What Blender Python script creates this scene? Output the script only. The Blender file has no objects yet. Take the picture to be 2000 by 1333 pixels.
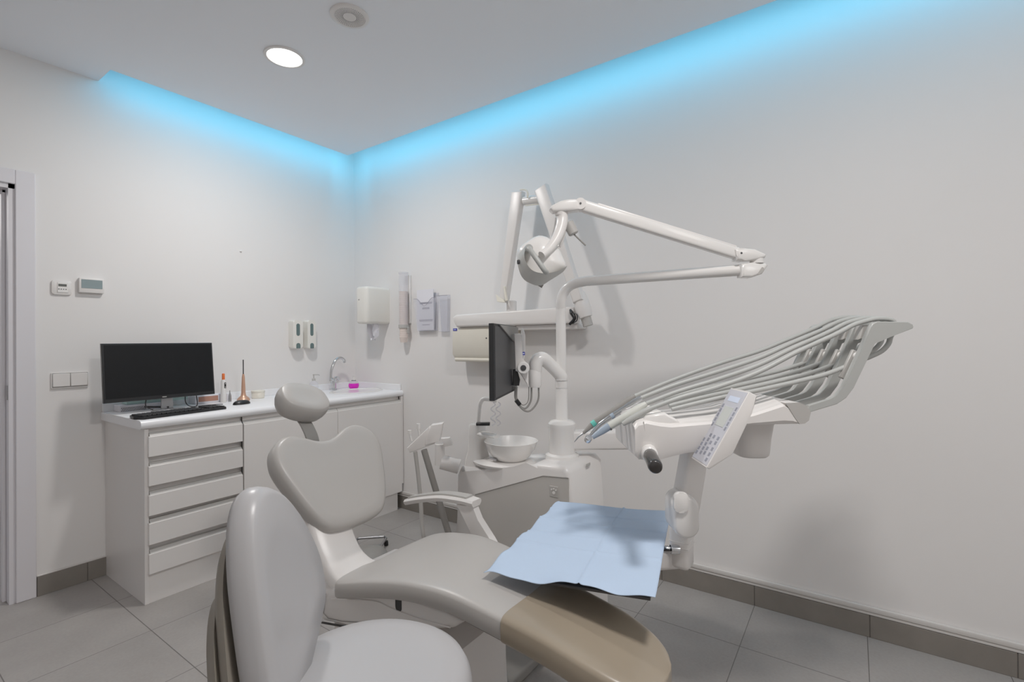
import bpy, bmesh, math, random
from mathutils import Vector, Matrix
random.seed(7)
S = bpy.context.scene
COL = S.collection
PI = math.pi

# ------------------------------------------------------------------ camera and room fitted to image pixels
# The camera stands at the origin, eye height 1.25 m.  x runs along the counter wall,
# y towards it, z up.  All sizes in metres.
YAW, PIT, ROL = 0.96009, 0.00657, -0.00933
FPX, CX, CY = 949.162, 1000.88, 659.45
EYE = Vector((0, 0, 1.25))
FW = Vector((math.sin(YAW)*math.cos(PIT), math.cos(YAW)*math.cos(PIT), math.sin(PIT)))
_r = Vector((math.cos(YAW), -math.sin(YAW), 0)); _u = _r.cross(FW)
RT = _r*math.cos(ROL) + _u*math.sin(ROL)
UP = -_r*math.sin(ROL) + _u*math.cos(ROL)
RH = Vector((math.cos(YAW), -math.sin(YAW), 0))      # axis of the instrument console (to its rear)
FH = Vector((math.sin(YAW), math.cos(YAW), 0))       # across the console
ZZ = Vector((0, 0, 1))
XW, YW, HC = 2.520, 3.338, 2.682                     # right wall, counter wall, ceiling
CTZ = 0.884                                          # worktop height

def sight(px, py):  # camera ray through an image pixel
    return FW + RT*((px-CX)/FPX) - UP*((py-CY)/FPX)
def at(px, py, d):                                   # image pixel projected to estimated depth d in front of the camera
    return EYE + sight(px, py)*d
def on(px, py, ax, val):                             # image pixel projected onto the plane (axis ax = val)
    s = sight(px, py)
    return EYE + s*((val-EYE[ax])/s[ax])
def RF(r, f, z):
    v = RH*r + FH*f
    return Vector((v.x, v.y, z))

# ------------------------------------------------------------------ materials
def lin(c):
    return tuple(((x/255)/12.92 if x/255 <= .04045 else ((x/255+.055)/1.055)**2.4) for x in c)
def mat(name, rgb, rough=.5, metal=0., noise=0., nscale=8., bump=0., bscale=200., spec=.5, coat=0., trans=0., emit=None, estr=0., alpha=1.):
    m = bpy.data.materials.new(name); m.use_nodes = True
    nt = m.node_tree; b = nt.nodes['Principled BSDF']
    col = (*lin(rgb), 1)
    b.inputs['Base Color'].default_value = col
    b.inputs['Roughness'].default_value = rough
    b.inputs['Metallic'].default_value = metal
    b.inputs['Specular IOR Level'].default_value = spec
    b.inputs['Coat Weight'].default_value = coat
    b.inputs['Transmission Weight'].default_value = trans
    b.inputs['Alpha'].default_value = alpha
    if emit:
        b.inputs['Emission Color'].default_value = (*lin(emit), 1)
        b.inputs['Emission Strength'].default_value = estr
    tc = nt.nodes.new('ShaderNodeTexCoord')
    n = nt.nodes.new('ShaderNodeTexNoise'); n.inputs['Scale'].default_value = nscale; n.inputs['Detail'].default_value = 4
    nt.links.new(tc.outputs['Object'], n.inputs['Vector'])
    mx = nt.nodes.new('ShaderNodeMix'); mx.data_type = 'RGBA'; mx.blend_type = 'MULTIPLY'
    mx.inputs[0].default_value = noise
    mx.inputs[6].default_value = col
    rp = nt.nodes.new('ShaderNodeValToRGB')
    rp.color_ramp.elements[0].color = (.35, .35, .35, 1); rp.color_ramp.elements[0].position = .3
    rp.color_ramp.elements[1].color = (1, 1, 1, 1); rp.color_ramp.elements[1].position = .7
    nt.links.new(n.outputs['Fac'], rp.inputs['Fac'])
    nt.links.new(rp.outputs['Color'], mx.inputs[7])
    nt.links.new(mx.outputs[2], b.inputs['Base Color'])
    if bump:
        n2 = nt.nodes.new('ShaderNodeTexNoise'); n2.inputs['Scale'].default_value = bscale; n2.inputs['Detail'].default_value = 3
        nt.links.new(tc.outputs['Object'], n2.inputs['Vector'])
        bp = nt.nodes.new('ShaderNodeBump'); bp.inputs['Strength'].default_value = bump; bp.inputs['Distance'].default_value = .002
        nt.links.new(n2.outputs['Fac'], bp.inputs['Height'])
        nt.links.new(bp.outputs['Normal'], b.inputs['Normal'])
    return m

def emis(name, rgb, strength):
    m = bpy.data.materials.new(name); m.use_nodes = True
    nt = m.node_tree; nt.nodes.clear()
    e = nt.nodes.new('ShaderNodeEmission'); e.inputs[0].default_value = (*lin(rgb), 1); e.inputs[1].default_value = strength
    o = nt.nodes.new('ShaderNodeOutputMaterial'); nt.links.new(e.outputs[0], o.inputs[0])
    return m

M = {}
M['wall'] = mat('wall_paint', (226, 223, 221), .65, noise=.03, nscale=1.5, bump=.04, bscale=350)
M['ceil'] = mat('ceiling_paint', (238, 241, 246), .8, noise=.02, nscale=1.2)
M['door'] = mat('door_lacquer', (216, 213, 217), .4)
M['cab'] = mat('cabinet_laminate', (226, 222, 219), .35, noise=.02)
M['cabrail'] = mat('grip_rail', (190, 187, 183), .45)
M['gap'] = mat('dark_gap', (60, 58, 56), .8)
M['top'] = mat('worktop_white', (236, 236, 238), .22)
M['white'] = mat('white_plastic', (224, 220, 217), .32, noise=.015)
M['white2'] = mat('white_enamel', (228, 225, 222), .22, coat=.3)
M['cream'] = mat('cream_plastic', (226, 221, 208), .4)
M['cream2'] = mat('ivory_plastic', (226, 223, 216), .4)
M['lgrey'] = mat('light_grey_plastic', (176, 173, 169), .45)
M['hose'] = mat('hose_grey', (170, 171, 168), .42)
M['mgrey'] = mat('mid_grey_plastic', (140, 137, 133), .5)
M['panel'] = mat('grey_panel', (190, 186, 181), .42, noise=.03)
M['leather'] = mat('grey_leatherette', (176, 172, 168), .36, noise=.05, nscale=3, bump=.05, bscale=500, spec=.5)
M['leather2'] = mat('stool_leatherette', (173, 171, 172), .33, noise=.03, nscale=3, bump=.04, bscale=500, spec=.5)
M['shell'] = mat('stool_shell', (138, 131, 121), .5)
M['cover'] = mat('foot_cover_film', (154, 141, 123), .3, noise=.2, nscale=5, coat=.25)
M['bib'] = mat('blue_bib', (182, 202, 227), .75, noise=.04, nscale=3, bump=.35, bscale=420)
M['black'] = mat('black_plastic', (18, 18, 20), .35)
M['blackm'] = mat('black_matte', (26, 26, 28), .6)
M['screen'] = mat('screen_glass', (5, 6, 9), .55, spec=.25)
M['dkgrey'] = mat('dark_grey_plastic', (58, 58, 60), .5)
M['handle'] = mat('handle_black', (42, 39, 38), .25, coat=.3)
M['chrome'] = mat('chrome', (215, 216, 218), .12, metal=1)
M['steel'] = mat('brushed_steel', (168, 168, 170), .3, metal=1)
M['rose'] = mat('rose_gold', (205, 160, 135), .35, metal=.55)
M['orange'] = mat('orange_tip', (225, 110, 50), .3)
M['pink'] = mat('magenta_liquid', (214, 20, 186), .25, emit=(214, 20, 186), estr=.08)
M['clear'] = mat('clear_plastic', (222, 222, 232), .12, trans=.55, alpha=.55)
M['clearf'] = mat('frosted_clear_plastic', (214, 214, 224), .2, alpha=.24)
M['hpgrey'] = mat('pale_handpiece', (198, 199, 192), .4)
M['visor'] = mat('visor_grey', (200, 199, 194), .4)
M['paper'] = mat('paper', (222, 220, 226), .8)
M['print'] = mat('grey_print', (150, 148, 158), .8)
M['cups'] = mat('plastic_cups', (222, 208, 200), .5)
M['teal'] = mat('teal_ring', (96, 190, 176), .4)
M['window'] = mat('sight_window', (92, 112, 112), .25)
M['lcd'] = mat('lcd_glass', (134, 148, 150), .2)
M['lcdd'] = mat('lcd_dark', (92, 94, 90), .25)
M['icon'] = mat('icon_ink', (70, 70, 70), .6)
M['blue'] = mat('blue_badge', (38, 42, 150), .4)
M['badge'] = mat('badge_lettering', (190, 195, 235), .5)
M['key'] = mat('key_print', (146, 148, 160), .6)
M['keyface'] = mat('keypad_face', (200, 200, 208), .35)
M['display'] = mat('keypad_display', (205, 208, 204), .15)
M['disp2'] = mat('blue_logo_strip', (215, 225, 245), .3)
M['bluesteel'] = mat('blue_sleeve', (148, 162, 178), .35)
M['trimgrey'] = mat('duct_plastic', (206, 202, 198), .45)
M['cardteal'] = mat('teal_print', (176, 205, 200), .7)
M['cardbrown'] = mat('brown_label', (176, 128, 110), .7)
M['grout'] = mat('grout', (96, 92, 88), .9)
M['speck'] = mat('perforation', (104, 104, 108), .8)
M['lamp'] = emis('downlight_diffuser', (255, 252, 246), 9.0)

def tile_material():
    m = bpy.data.materials.new('floor_tiles'); m.use_nodes = True
    nt = m.node_tree; b = nt.nodes['Principled BSDF']; L = nt.links.new
    tc = nt.nodes.new('ShaderNodeTexCoord'); sp = nt.nodes.new('ShaderNodeSeparateXYZ'); L(tc.outputs['Object'], sp.inputs[0])
    def math_(op, a, bv=None):
        n = nt.nodes.new('ShaderNodeMath'); n.operation = op
        for k, val in enumerate((a, bv)):
            if val is None: continue
            if isinstance(val, (int, float)): n.inputs[k].default_value = val
            else: L(val, n.inputs[k])
        return n.outputs[0]
    def joint(sock, off, pitch, w):
        t = math_('DIVIDE', math_('SUBTRACT', sock, off), pitch)
        fr = math_('FRACT', t); q = math_('ABSOLUTE', math_('SUBTRACT', fr, .5))
        return math_('GREATER_THAN', q, .5 - w/pitch/2), math_('FLOOR', t)
    jx, ix = joint(sp.outputs[0], .833, .4375, .0035)
    jy, iy = joint(sp.outputs[1], .390, .426, .003)
    j = math_('MAXIMUM', jx, jy)
    wn = nt.nodes.new('ShaderNodeTexWhiteNoise'); cm = nt.nodes.new('ShaderNodeCombineXYZ'); L(ix, cm.inputs[0]); L(iy, cm.inputs[1]); L(cm.outputs[0], wn.inputs['Vector'])
    ns = nt.nodes.new('ShaderNodeTexNoise'); ns.inputs['Scale'].default_value = 3.5; ns.inputs['Detail'].default_value = 6; L(tc.outputs['Object'], ns.inputs['Vector'])
    ns2 = nt.nodes.new('ShaderNodeTexNoise'); ns2.inputs['Scale'].default_value = 90; ns2.inputs['Detail'].default_value = 3; L(tc.outputs['Object'], ns2.inputs['Vector'])
    v = math_('ADD', math_('ADD', math_('MULTIPLY', wn.outputs['Value'], .10), math_('MULTIPLY', ns.outputs['Fac'], .55)), math_('MULTIPLY', ns2.outputs['Fac'], .25))
    rp = nt.nodes.new('ShaderNodeValToRGB')
    rp.color_ramp.elements[0].position = .2; rp.color_ramp.elements[0].color = (*lin((138, 134, 131)), 1)
    rp.color_ramp.elements[1].position = .75; rp.color_ramp.elements[1].color = (*lin((170, 165, 161)), 1)
    L(v, rp.inputs['Fac'])
    mx = nt.nodes.new('ShaderNodeMix'); mx.data_type = 'RGBA'; L(j, mx.inputs[0]); L(rp.outputs['Color'], mx.inputs[6]); mx.inputs[7].default_value = (*lin((98, 94, 91)), 1)
    L(mx.outputs[2], b.inputs['Base Color'])
    b.inputs['Roughness'].default_value = .42; b.inputs['Specular IOR Level'].default_value = .4
    bp = nt.nodes.new('ShaderNodeBump'); bp.inputs['Strength'].default_value = .25; bp.inputs['Distance'].default_value = .001; bp.invert = True
    L(j, bp.inputs['Height']); L(bp.outputs['Normal'], b.inputs['Normal'])
    return m
M['floor'] = tile_material()
M['skirt'] = mat('skirting_tile', (128, 122, 115), .5, noise=.22, nscale=9)

# ------------------------------------------------------------------ mesh helpers
def nb(): return bmesh.new()

def box(bm, c, s, R=None, bev=0., seg=2):
    """box of size s centred at c; R = 3x3 matrix whose columns are the box axes"""
    mtx = Matrix.Translation(Vector(c)) @ ((R.to_4x4() if R is not None else Matrix.Identity(4)) @ Matrix.Diagonal((*s, 1)))
    r = bmesh.ops.create_cube(bm, size=1, matrix=mtx)
    if bev > 0:
        es = list({e for v in r['verts'] for e in v.link_edges})
        bmesh.ops.bevel(bm, geom=es, offset=bev, segments=seg, profile=.5, affect='EDGES')
def box2(bm, lo, hi, bev=0., seg=2):
    lo, hi = Vector(lo), Vector(hi)
    box(bm, (lo+hi)/2, [abs(a) for a in (hi-lo)], None, bev, seg)
def axes(x, z=None):
    """rotation with first column x and third column near z"""
    x = Vector(x).normalized(); z = Vector(z or (0, 0, 1))
    y = z.cross(x).normalized(); z = x.cross(y)
    return Matrix((x, y, z)).transposed()

def loft(bm, rings, cap=True, closed=True):
    vs = [[bm.verts.new(Vector(p)) for p in r] for r in rings]
    n = len(vs[0])
    for a, b in zip(vs, vs[1:]):
        for i in range(n if closed else n-1):
            j = (i+1) % n
            bm.faces.new((a[i], a[j], b[j], b[i]))
    if cap and closed:
        for ring in (vs[0], vs[-1]):
            c = sum((v.co for v in ring), Vector())/n
            cv = bm.verts.new(c)
            for i in range(n): bm.faces.new((ring[i], ring[(i+1) % n], cv))
    return vs

def spline(pts, per=8):
    P = [Vector(p) for p in pts]
    if len(P) < 3: return P
    out = []
    Q = [P[0]*2-P[1]] + P + [P[-1]*2-P[-2]]
    for i in range(1, len(Q)-2):
        a, b, c, d = Q[i-1:i+3]
        for k in range(per):
            t = k/per
            out.append(.5*((2*b)+(c-a)*t+(2*a-5*b+4*c-d)*t*t+(3*b-a-3*c+d)*t**3))
    out.append(P[-1])
    return out

def tube(bm, pts, r, n=12, per=0, flat=None, ref=None):
    """round (or with flat=(a,b) factors oval) tube along pts; r a number or one per point of pts"""
    P = [Vector(p) for p in pts]
    if per:
        k = len(P)
        rr = r if isinstance(r, (list, tuple)) else [r]*k
        P2 = spline(P, per); m = len(P2)
        R2 = []
        for i in range(m):
            t = i/(m-1)*(k-1); a = min(int(t), k-2); R2.append(rr[a]+(rr[a+1]-rr[a])*(t-a))
        P, rr = P2, R2
    else:
        rr = r if isinstance(r, (list, tuple)) else [r]*len(P)
    T = []
    for i in range(len(P)):
        a = P[max(i-1, 0)]; b = P[min(i+1, len(P)-1)]
        T.append((b-a).normalized())
    u = Vector(ref) if ref is not None else (Vector((0, 0, 1)) if abs(T[0].z) < .9 else Vector((1, 0, 0)))
    rings = []
    for i, p in enumerate(P):
        u = (u - T[i]*u.dot(T[i])).normalized(); w = T[i].cross(u)
        fa, fb = flat or (1, 1)
        rings.append([p + (u*math.cos(2*PI*k/n)*fa + w*math.sin(2*PI*k/n)*fb)*rr[i] for k in range(n)])
    loft(bm, rings)

def lathe(bm, prof, c, axis=(0, 0, 1), n=32, sx=1., sy=1., ref=None, cap=True):
    """profile [(radius, height)] turned about axis through c"""
    a = Vector(axis).normalized()
    u = Vector(ref) if ref is not None else (Vector((1, 0, 0)) if abs(a.x) < .9 else Vector((0, 1, 0)))
    u = (u - a*u.dot(a)).normalized(); w = a.cross(u); c = Vector(c)
    loft(bm, [[c + a*h + (u*math.cos(2*PI*k/n)*sx + w*math.sin(2*PI*k/n)*sy)*max(r, 1e-4) for k in range(n)] for r, h in prof], cap=cap)

def prism(bm, poly, ext, bev=0., seg=2):
    """solid from polygon (3-D points) pushed along vector ext"""
    P = [Vector(p) for p in poly]; e = Vector(ext)
    a = [bm.verts.new(p) for p in P]; b = [bm.verts.new(p+e) for p in P]
    n = len(P)
    fs = [bm.faces.new(a), bm.faces.new(b[::-1])]
    for i in range(n): fs.append(bm.faces.new((a[i], b[i], b[(i+1) % n], a[(i+1) % n])))
    if bev > 0:
        es = list({ed for f in fs[:2] for ed in f.edges})
        bmesh.ops.bevel(bm, geom=es, offset=bev, segments=seg, profile=.5, affect='EDGES')

def pillow(bm, outline, O, U, V, W, rings):
    """cushion: outline [(u,v)] in the frame O,U,V; rings [(scale, w)] from back centre to front centre"""
    n = len(outline)
    cu = sum(p[0] for p in outline)/n; cv = sum(p[1] for p in outline)/n
    O, U, V, W = Vector(O), Vector(U), Vector(V), Vector(W)
    L = []
    for s, w in rings:
        L.append([O + U*(cu+(u-cu)*s) + V*(cv+(v-cv)*s) + W*(w(cu+(u-cu)*s, cv+(v-cv)*s) if callable(w) else w) for u, v in outline])
    loft(bm, L)

def closed_spline(pts, per=6):
    P = [Vector((p[0], p[1], 0)) for p in pts]; n = len(P); out = []
    for i in range(n):
        a, b, c, d = P[i-1], P[i], P[(i+1) % n], P[(i+2) % n]
        for k in range(per):
            t = k/per
            q = .5*((2*b)+(c-a)*t+(2*a-5*b+4*c-d)*t*t+(3*b-a-3*c+d)*t**3)
            out.append((q.x, q.y))
    return out

def rrect(w, h, r, n=5):
    out = []
    for sx, sy, a0 in ((1, 1, 0), (-1, 1, 90), (-1, -1, 180), (1, -1, 270)):
        for k in range(n+1):
            a = math.radians(a0 + 90*k/n)
            out.append((sx*(w/2-r)+r*math.cos(a), sy*(h/2-r)+r*math.sin(a)))
    return out

def obj(name, bm, m, parent=None, smooth=40, sub=0, bev=0.):
    bmesh.ops.remove_doubles(bm, verts=bm.verts, dist=1e-6)
    bmesh.ops.recalc_face_normals(bm, faces=bm.faces)
    me = bpy.data.meshes.new(name)
    base = Vector((0, 0, 0))
    if parent is None:
        xs = [v.co for v in bm.verts]
        base = Vector(((min(p.x for p in xs)+max(p.x for p in xs))/2, (min(p.y for p in xs)+max(p.y for p in xs))/2, min(p.z for p in xs)))
        bmesh.ops.translate(bm, verts=bm.verts, vec=-base)
    bm.to_mesh(me); bm.free()
    o = bpy.data.objects.new(name, me); COL.objects.link(o)
    o.location = base
    if isinstance(m, str): m = M[m]
    me.materials.append(m)
    if smooth:
        for p in me.polygons: p.use_smooth = True
        me.set_sharp_from_angle(angle=math.radians(smooth))
    if parent is not None:
        o.parent = parent
        o.matrix_parent_inverse = Matrix.Translation(-parent.location) if parent.parent is None else Matrix.Identity(4)
    if bev:
        md = o.modifiers.new('soft_edges', 'BEVEL'); md.width = bev; md.segments = 2; md.limit_method = 'ANGLE'; md.angle_limit = math.radians(40)
        md.harden_normals = False
    if sub:
        md = o.modifiers.new('smooth_surface', 'SUBSURF'); md.levels = sub; md.render_levels = sub
    return o

def tag(o, label, cat, group=None):
    o['label'] = label; o['category'] = cat
    if group: o['group'] = group
    return o
def thing(name, label, cat, loc, group=None):
    o = bpy.data.objects.new(name, None); COL.objects.link(o); o.location = Vector(loc); o.empty_display_size = .05
    return tag(o, label, cat, group)
def struct(name, bm, m, parent=None, **k):
    o = obj(name, bm, m, parent, **k)
    if parent is None: o['kind'] = 'structure'
    return o

# ================================================================== THE ROOM
XL, YB = -1.35, -2.3          # far ends of the room, behind the camera
bm = nb(); box2(bm, (XL-.2, YB-.1, -.1), (XW+.12, YW+2.6, 0)); fl = struct('floor', bm, 'floor', smooth=0)
fl.location = (0, 0, 0); fl.data.transform(Matrix.Translation(((XL-.2+XW+.12)/2, (YB-.1+YW+2.6)/2, -.1)))
bm = nb(); box2(bm, (XW, YB-.1, 0), (XW+.12, YW+.12, 3.0)); struct('wall_right', bm, 'wall', smooth=0)
DX0, DX1, DZ = -.30, .548, 2.033                     # doorway in the counter wall
bm = nb()
box2(bm, (DX1, YW, 0), (XW, YW+.12, 3.0)); box2(bm, (XL-.1, YW, 0), (DX0, YW+.12, 3.0)); box2(bm, (DX0, YW, DZ), (DX1, YW+.12, 3.0))
struct('wall_left', bm, 'wall', smooth=0)
bm = nb(); box2(bm, (XL-.12, YB-.1, 0), (XL, YW+.12, 3.0)); struct('wall_side', bm, 'wall', smooth=0)
bm = nb(); box2(bm, (XL-.12, YB-.12, 0), (XW+.12, YB, 3.0)); struct('wall_back', bm, 'wall', smooth=0)
# corridor beyond the doorway
bm = nb(); box2(bm, (XL-.2, YW+2.3, 0), (XW, YW+2.4, 2.7)); struct('wall_corridor', bm, 'wall', smooth=0)
bm = nb(); box2(bm, (.72, YW+.12, 0), (.82, YW+2.3, 2.7)); struct('wall_passage', bm, 'wall', smooth=0)
bm = nb(); box2(bm, (.705, YW+.16, 0), (.72, YW+2.3, .11)); struct('baseboard_passage', bm, 'skirt', smooth=0)
bm = nb(); box2(bm, (XL-.2, YW+.12, 2.6), (.82, YW+2.4, 2.7)); struct('ceiling_corridor', bm, 'ceil', smooth=0)
# dropped ceiling with a lit slot along both walls
GX, GY = 2.328, 3.153
n0 = on(190, 159, 1, YW); n1 = on(215.5, 136.5, 2, HC)
NX = n1.x                                             # the slot on the counter wall starts here
bm = nb()
box2(bm, (XL-.1, YB-.1, HC), (GX, GY, HC+.06))
box2(bm, (XL-.1, GY, HC), (NX, YW, HC+.06))
struct('ceiling', bm, 'ceil', smooth=0)
bm = nb(); box2(bm, (XL-.1, YB-.1, 2.93), (XW+.1, YW+.1, 3.0)); struct('ceiling_slab', bm, 'ceil', smooth=0)

# skirtings
def skirting(name, p0, p1, inward, joints, h=.095, t=.012, mm='skirt'):
    p0, p1, inw = Vector(p0), Vector(p1), Vector(inward)
    d = (p1-p0); L = d.length; d.normalize()
    bm = nb(); cuts = [0]+[j for j in joints if 0 < j < L]+[L]
    for a, b in zip(cuts, cuts[1:]):
        q = p0+d*(a+.0012)+inw*.0; e = p0+d*(b-.0012)+inw*t
        box2(bm, (min(q.x, e.x), min(q.y, e.y), 0), (max(q.x, e.x), max(q.y, e.y), h), .0015, 1)
    o = struct(name, bm, mm, smooth=0)
    bm = nb(); q = p0; e = p1+inw*(t-.003)
    box2(bm, (min(q.x, e.x), min(q.y, e.y), 0), (max(q.x, e.x), max(q.y, e.y), h-.003)); g = obj('grout_line', bm, 'grout', o, smooth=0)
    return o
jr = [YW-(.390+.435*k)-.0 for k in range(-6, 8)]
skirting('baseboard_right', (XW, YW, 0), (XW, YB, 0), (-1, 0, 0), sorted(jr), h=.092)
skirting('baseboard_left', (.622, YW, 0), (.90, YW, 0), (0, -1, 0), [.195], h=.098)
skirting('baseboard_side', (XL, YB, 0), (XL, YW, 0), (1, 0, 0), [.44*k for k in range(1, 13)])
# plastic cable duct that runs on top of the right skirting
bm = nb()
box2(bm, (XW-.014, YB, .094), (XW-.0005, YW, .107), .002, 1)
box2(bm, (XW-.018, YB, .1085), (XW-.0005, YW, .129), .003, 2)
struct('trim_1', bm, 'trimgrey', smooth=30)
bm = nb(); box2(bm, (.622, YW-.013, .098), (.90, YW-.0005, .104), .002, 1); struct('trim_2', bm, 'trimgrey', smooth=30)

# doorway: lining, casing, strike plate
bm = nb()
box2(bm, (DX1-.022, YW-.004, 0), (DX1+.002, YW+.124, DZ)); box2(bm, (DX0-.002, YW-.004, 0), (DX0+.022, YW+.124, DZ)); box2(bm, (DX0, YW-.004, DZ-.022), (DX1, YW+.124, DZ))
box2(bm, (DX1-.036, YW+.055, 0), (DX1-.02, YW+.10, DZ-.02), .003, 1); box2(bm, (DX0+.02, YW+.055, DZ-.037), (DX1-.02, YW+.10, DZ-.02), .003, 1)
door = struct('door_1', bm, 'door', smooth=0)
bm = nb()
cz = 2.104
box2(bm, (DX1, YW-.016, 0), (.620, YW, cz), .003, 1); box2(bm, (DX0-.07, YW-.016, 0), (DX0, YW, cz), .003, 1); box2(bm, (DX0, YW-.016, DZ), (DX1, YW, cz), .003, 1)
obj('door_casing', bm, 'door', door, smooth=30)
bm = nb(); box2(bm, (DX1-.0255, YW+.012, .985), (DX1-.021, YW+.045, 1.055), .001, 1); obj('strike_plate', bm, 'steel', door, smooth=30)

# ================================================================== CEILING FIXTURES
def downlight(c, label, power=1.0):
    t = thing('ceiling_downlight', label, 'ceiling light', (c[0], c[1], HC))
    bm = nb(); lathe(bm, [(.078, -.002), (.082, -.007), (.094, -.006), (.096, 0)], (c[0], c[1], HC), n=40, cap=False); obj('trim_ring', bm, 'white', t)
    bm = nb(); lathe(bm, [(.001, -.0045), (.080, -.0045), (.080, -.001)], (c[0], c[1], HC), n=40, cap=False); obj('diffuser', bm, 'lamp', t)
    la = bpy.data.lights.new('downlight_beam', 'AREA'); la.shape = 'DISK'; la.size = .15; la.energy = LAMP_W*power; la.color = (1, .968, .94)
    lo = bpy.data.objects.new('downlight_beam', la); COL.objects.link(lo); lo.location = (c[0], c[1], HC-.012)
    return t
LAMP_W = 16
dl = on(556, 111, 2, HC)
downlight((dl.x, dl.y), 'round white ceiling downlight shining in front of the blue-lit corner')
def beam(c, e):                                       # a further downlight above and behind the camera, out of sight
    la = bpy.data.lights.new('downlight_beam', 'AREA'); la.shape = 'DISK'; la.size = .28; la.energy = e; la.color = (1, .968, .94)
    lo = bpy.data.objects.new('downlight_beam', la); COL.objects.link(lo); lo.location = (c[0], c[1], HC-.012)
def fill_point(c, e):                                      # unseen point light added to lift brightness, no fixture behind it
    la = bpy.data.lights.new('fill_light', 'POINT'); la.shadow_soft_size = .3; la.energy = e; la.color = (1, .968, .94)
    lo = bpy.data.objects.new('fill_light', la); COL.objects.link(lo); lo.location = c
beam((.75, -.10), LAMP_W*1.6)
fill_point((.75, -1.5, 2.30), 13)  # added fill behind the camera for upper walls and ceiling
fill_point((-.1, 4.6, 2.2), 14)                            # added fill that brightens the corridor
sp = on(683, 31, 2, HC)
t = thing('ceiling_speaker', 'round white perforated ceiling speaker beyond the downlight', 'speaker', sp)
bm = nb(); lathe(bm, [(.083, 0), (.083, -.005), (.078, -.008), (.066, -.008), (.064, -.004)], sp, n=40, cap=False); obj('ring', bm, 'white', t)
bm = nb(); lathe(bm, [(.001, -.006), (.064, -.006), (.064, -.001)], sp, n=40, cap=False); g = obj('grille', bm, 'white', t)
bm = nb()
for ring in range(6):
    rr = .030+.0058*ring; n = 44
    for k in range(n):
        a = 2*PI*k/n + ring*.09
        box(bm, sp+Vector((rr*math.cos(a), rr*math.sin(a), -.0064)), (.0030, .0018, .0008), Matrix.Rotation(a, 3, 'Z'))
obj('perforations', bm, 'speck', g, smooth=0)

# blue light strips laid in the ceiling slot
def strip(name, a, b, face, energy):
    a, b = Vector(a), Vector(b)
    la = bpy.data.lights.new(name, 'AREA'); la.shape = 'RECTANGLE'; la.size = (b-a).length; la.size_y = .03; la.energy = energy; la.color = (.08, .62, 1.0)
    lo = bpy.data.objects.new(name, la); COL.objects.link(lo); lo.location = (a+b)/2
    z = -Vector(face).normalized(); x = (b-a).normalized(); y = z.cross(x)
    lo.matrix_world = Matrix.Translation((a+b)/2) @ Matrix((x, y, z)).transposed().to_4x4()
BLUE = 2.3
strip('slot_led_right', (GX+.004, YB+.1, HC+.03), (GX+.004, GY-.02, HC+.03), (1, 0, -.65), BLUE*(GY-YB)/1.4)
strip('slot_led_left', (NX+.02, GY+.004, HC+.03), (GX, GY+.004, HC+.03), (0, 1, -.65), BLUE)
strip('slot_led_corner', (GX-.02, GY+.004, HC+.03), (GX+.004, GY-.02, HC+.03), (1, 1, -.65), BLUE*.32)

# ================================================================== COUNTER WALL
CX0, CYF = .895, 2.783
# worktop
bm = nb()
prof = [(2.785, .8415), (2.772, .845), (2.766, .856), (2.766, .868), (2.772, .879), (2.785, CTZ), (YW-.001, CTZ), (YW-.001, .8415)]
prism(bm, [(CX0-.018, y, z) for y, z in prof], (XW-CX0+.017, 0, 0))
wt = obj('worktop', bm, 'top', None, smooth=50)
tag(wt, 'long white worktop over drawers and doors along the left wall', 'worktop')
bm = nb(); box2(bm, (CX0-.015, YW-.019, CTZ), (XW-.012, YW-.001, CTZ+.045), .002, 1); box2(bm, (XW-.014, 2.79, CTZ), (XW-.001, YW-.001, CTZ+.045), .002, 1)
obj('backsplash', bm, 'top', wt, smooth=30)
# carcasses
def zy(px, py, y=2.765): return on(px, py, 1, y)
t = thing('drawer_cabinet', 'white cabinet of five drawers with recessed grip rails under the screen', 'cabinet', (1.18, 3.05, 0))
xs = on(476, 850, 1, 2.765).x                     # seam between drawers and doors
bm = nb()
box2(bm, (CX0, CYF, 0), (CX0+.018, YW-.001, .8405), .001, 1)
box2(bm, (CX0+.018, CYF+.02, .135), (xs-.002, YW-.001, .8405))
obj('carcass', bm, 'cab', t, smooth=30)
bm = nb(); box2(bm, (CX0+.018, CYF+.003, 0), (xs-.002, CYF+.019, .165), .001, 1); obj('plinth', bm, 'cab', t, smooth=30)
zt = [854.3, 912.8, 969.7, 1024.9, 1085]; zb = [894, 951.4, 1010, 1067, 1124.5]
tops = [zy(290, a).z for a in zt]; bots = [zy(290, b).z for b in zb]
for a, b in zip(tops, bots):
    bm = nb(); box2(bm, (CX0+.012, 2.765, b), (xs-.004, 2.785, a), .0015, 1); d = obj('drawer', bm, 'cab', t, smooth=30)
    bm = nb(); prism(bm, [(CX0+.019, 2.768, a-.001), (CX0+.019, 2.783, a+.016), (CX0+.019, 2.800, a+.016), (CX0+.019, 2.800, a-.001)], (xs-CX0-.025, 0, 0)); obj('grip_rail', bm, 'cabrail', d, smooth=0)
bm = nb(); box2(bm, (xs-.003, 2.778, .13), (xs-.001, 2.79, .84)); obj('side_gap', bm, 'gap', t, smooth=0)
t = thing('sink_cabinet', 'white two-door base cabinet below the sink, right of the drawers', 'cabinet', (2.05, 3.05, 0))
bm = nb(); box2(bm, (xs+.001, CYF+.02, .135), (XW-.02, YW-.001, .8405)); obj('carcass', bm, 'cab', t, smooth=30)
bm = nb(); box2(bm, (xs, CYF+.001, 0), (XW-.05, CYF+.017, .18), .001, 1); obj('plinth', bm, 'cab', t, smooth=30)
xm = on(660.5, 850, 1, 2.765).x
zd = on(476.6, 830, 1, 2.765).z; zbm = on(795, 957, 1, 2.765).z
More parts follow.
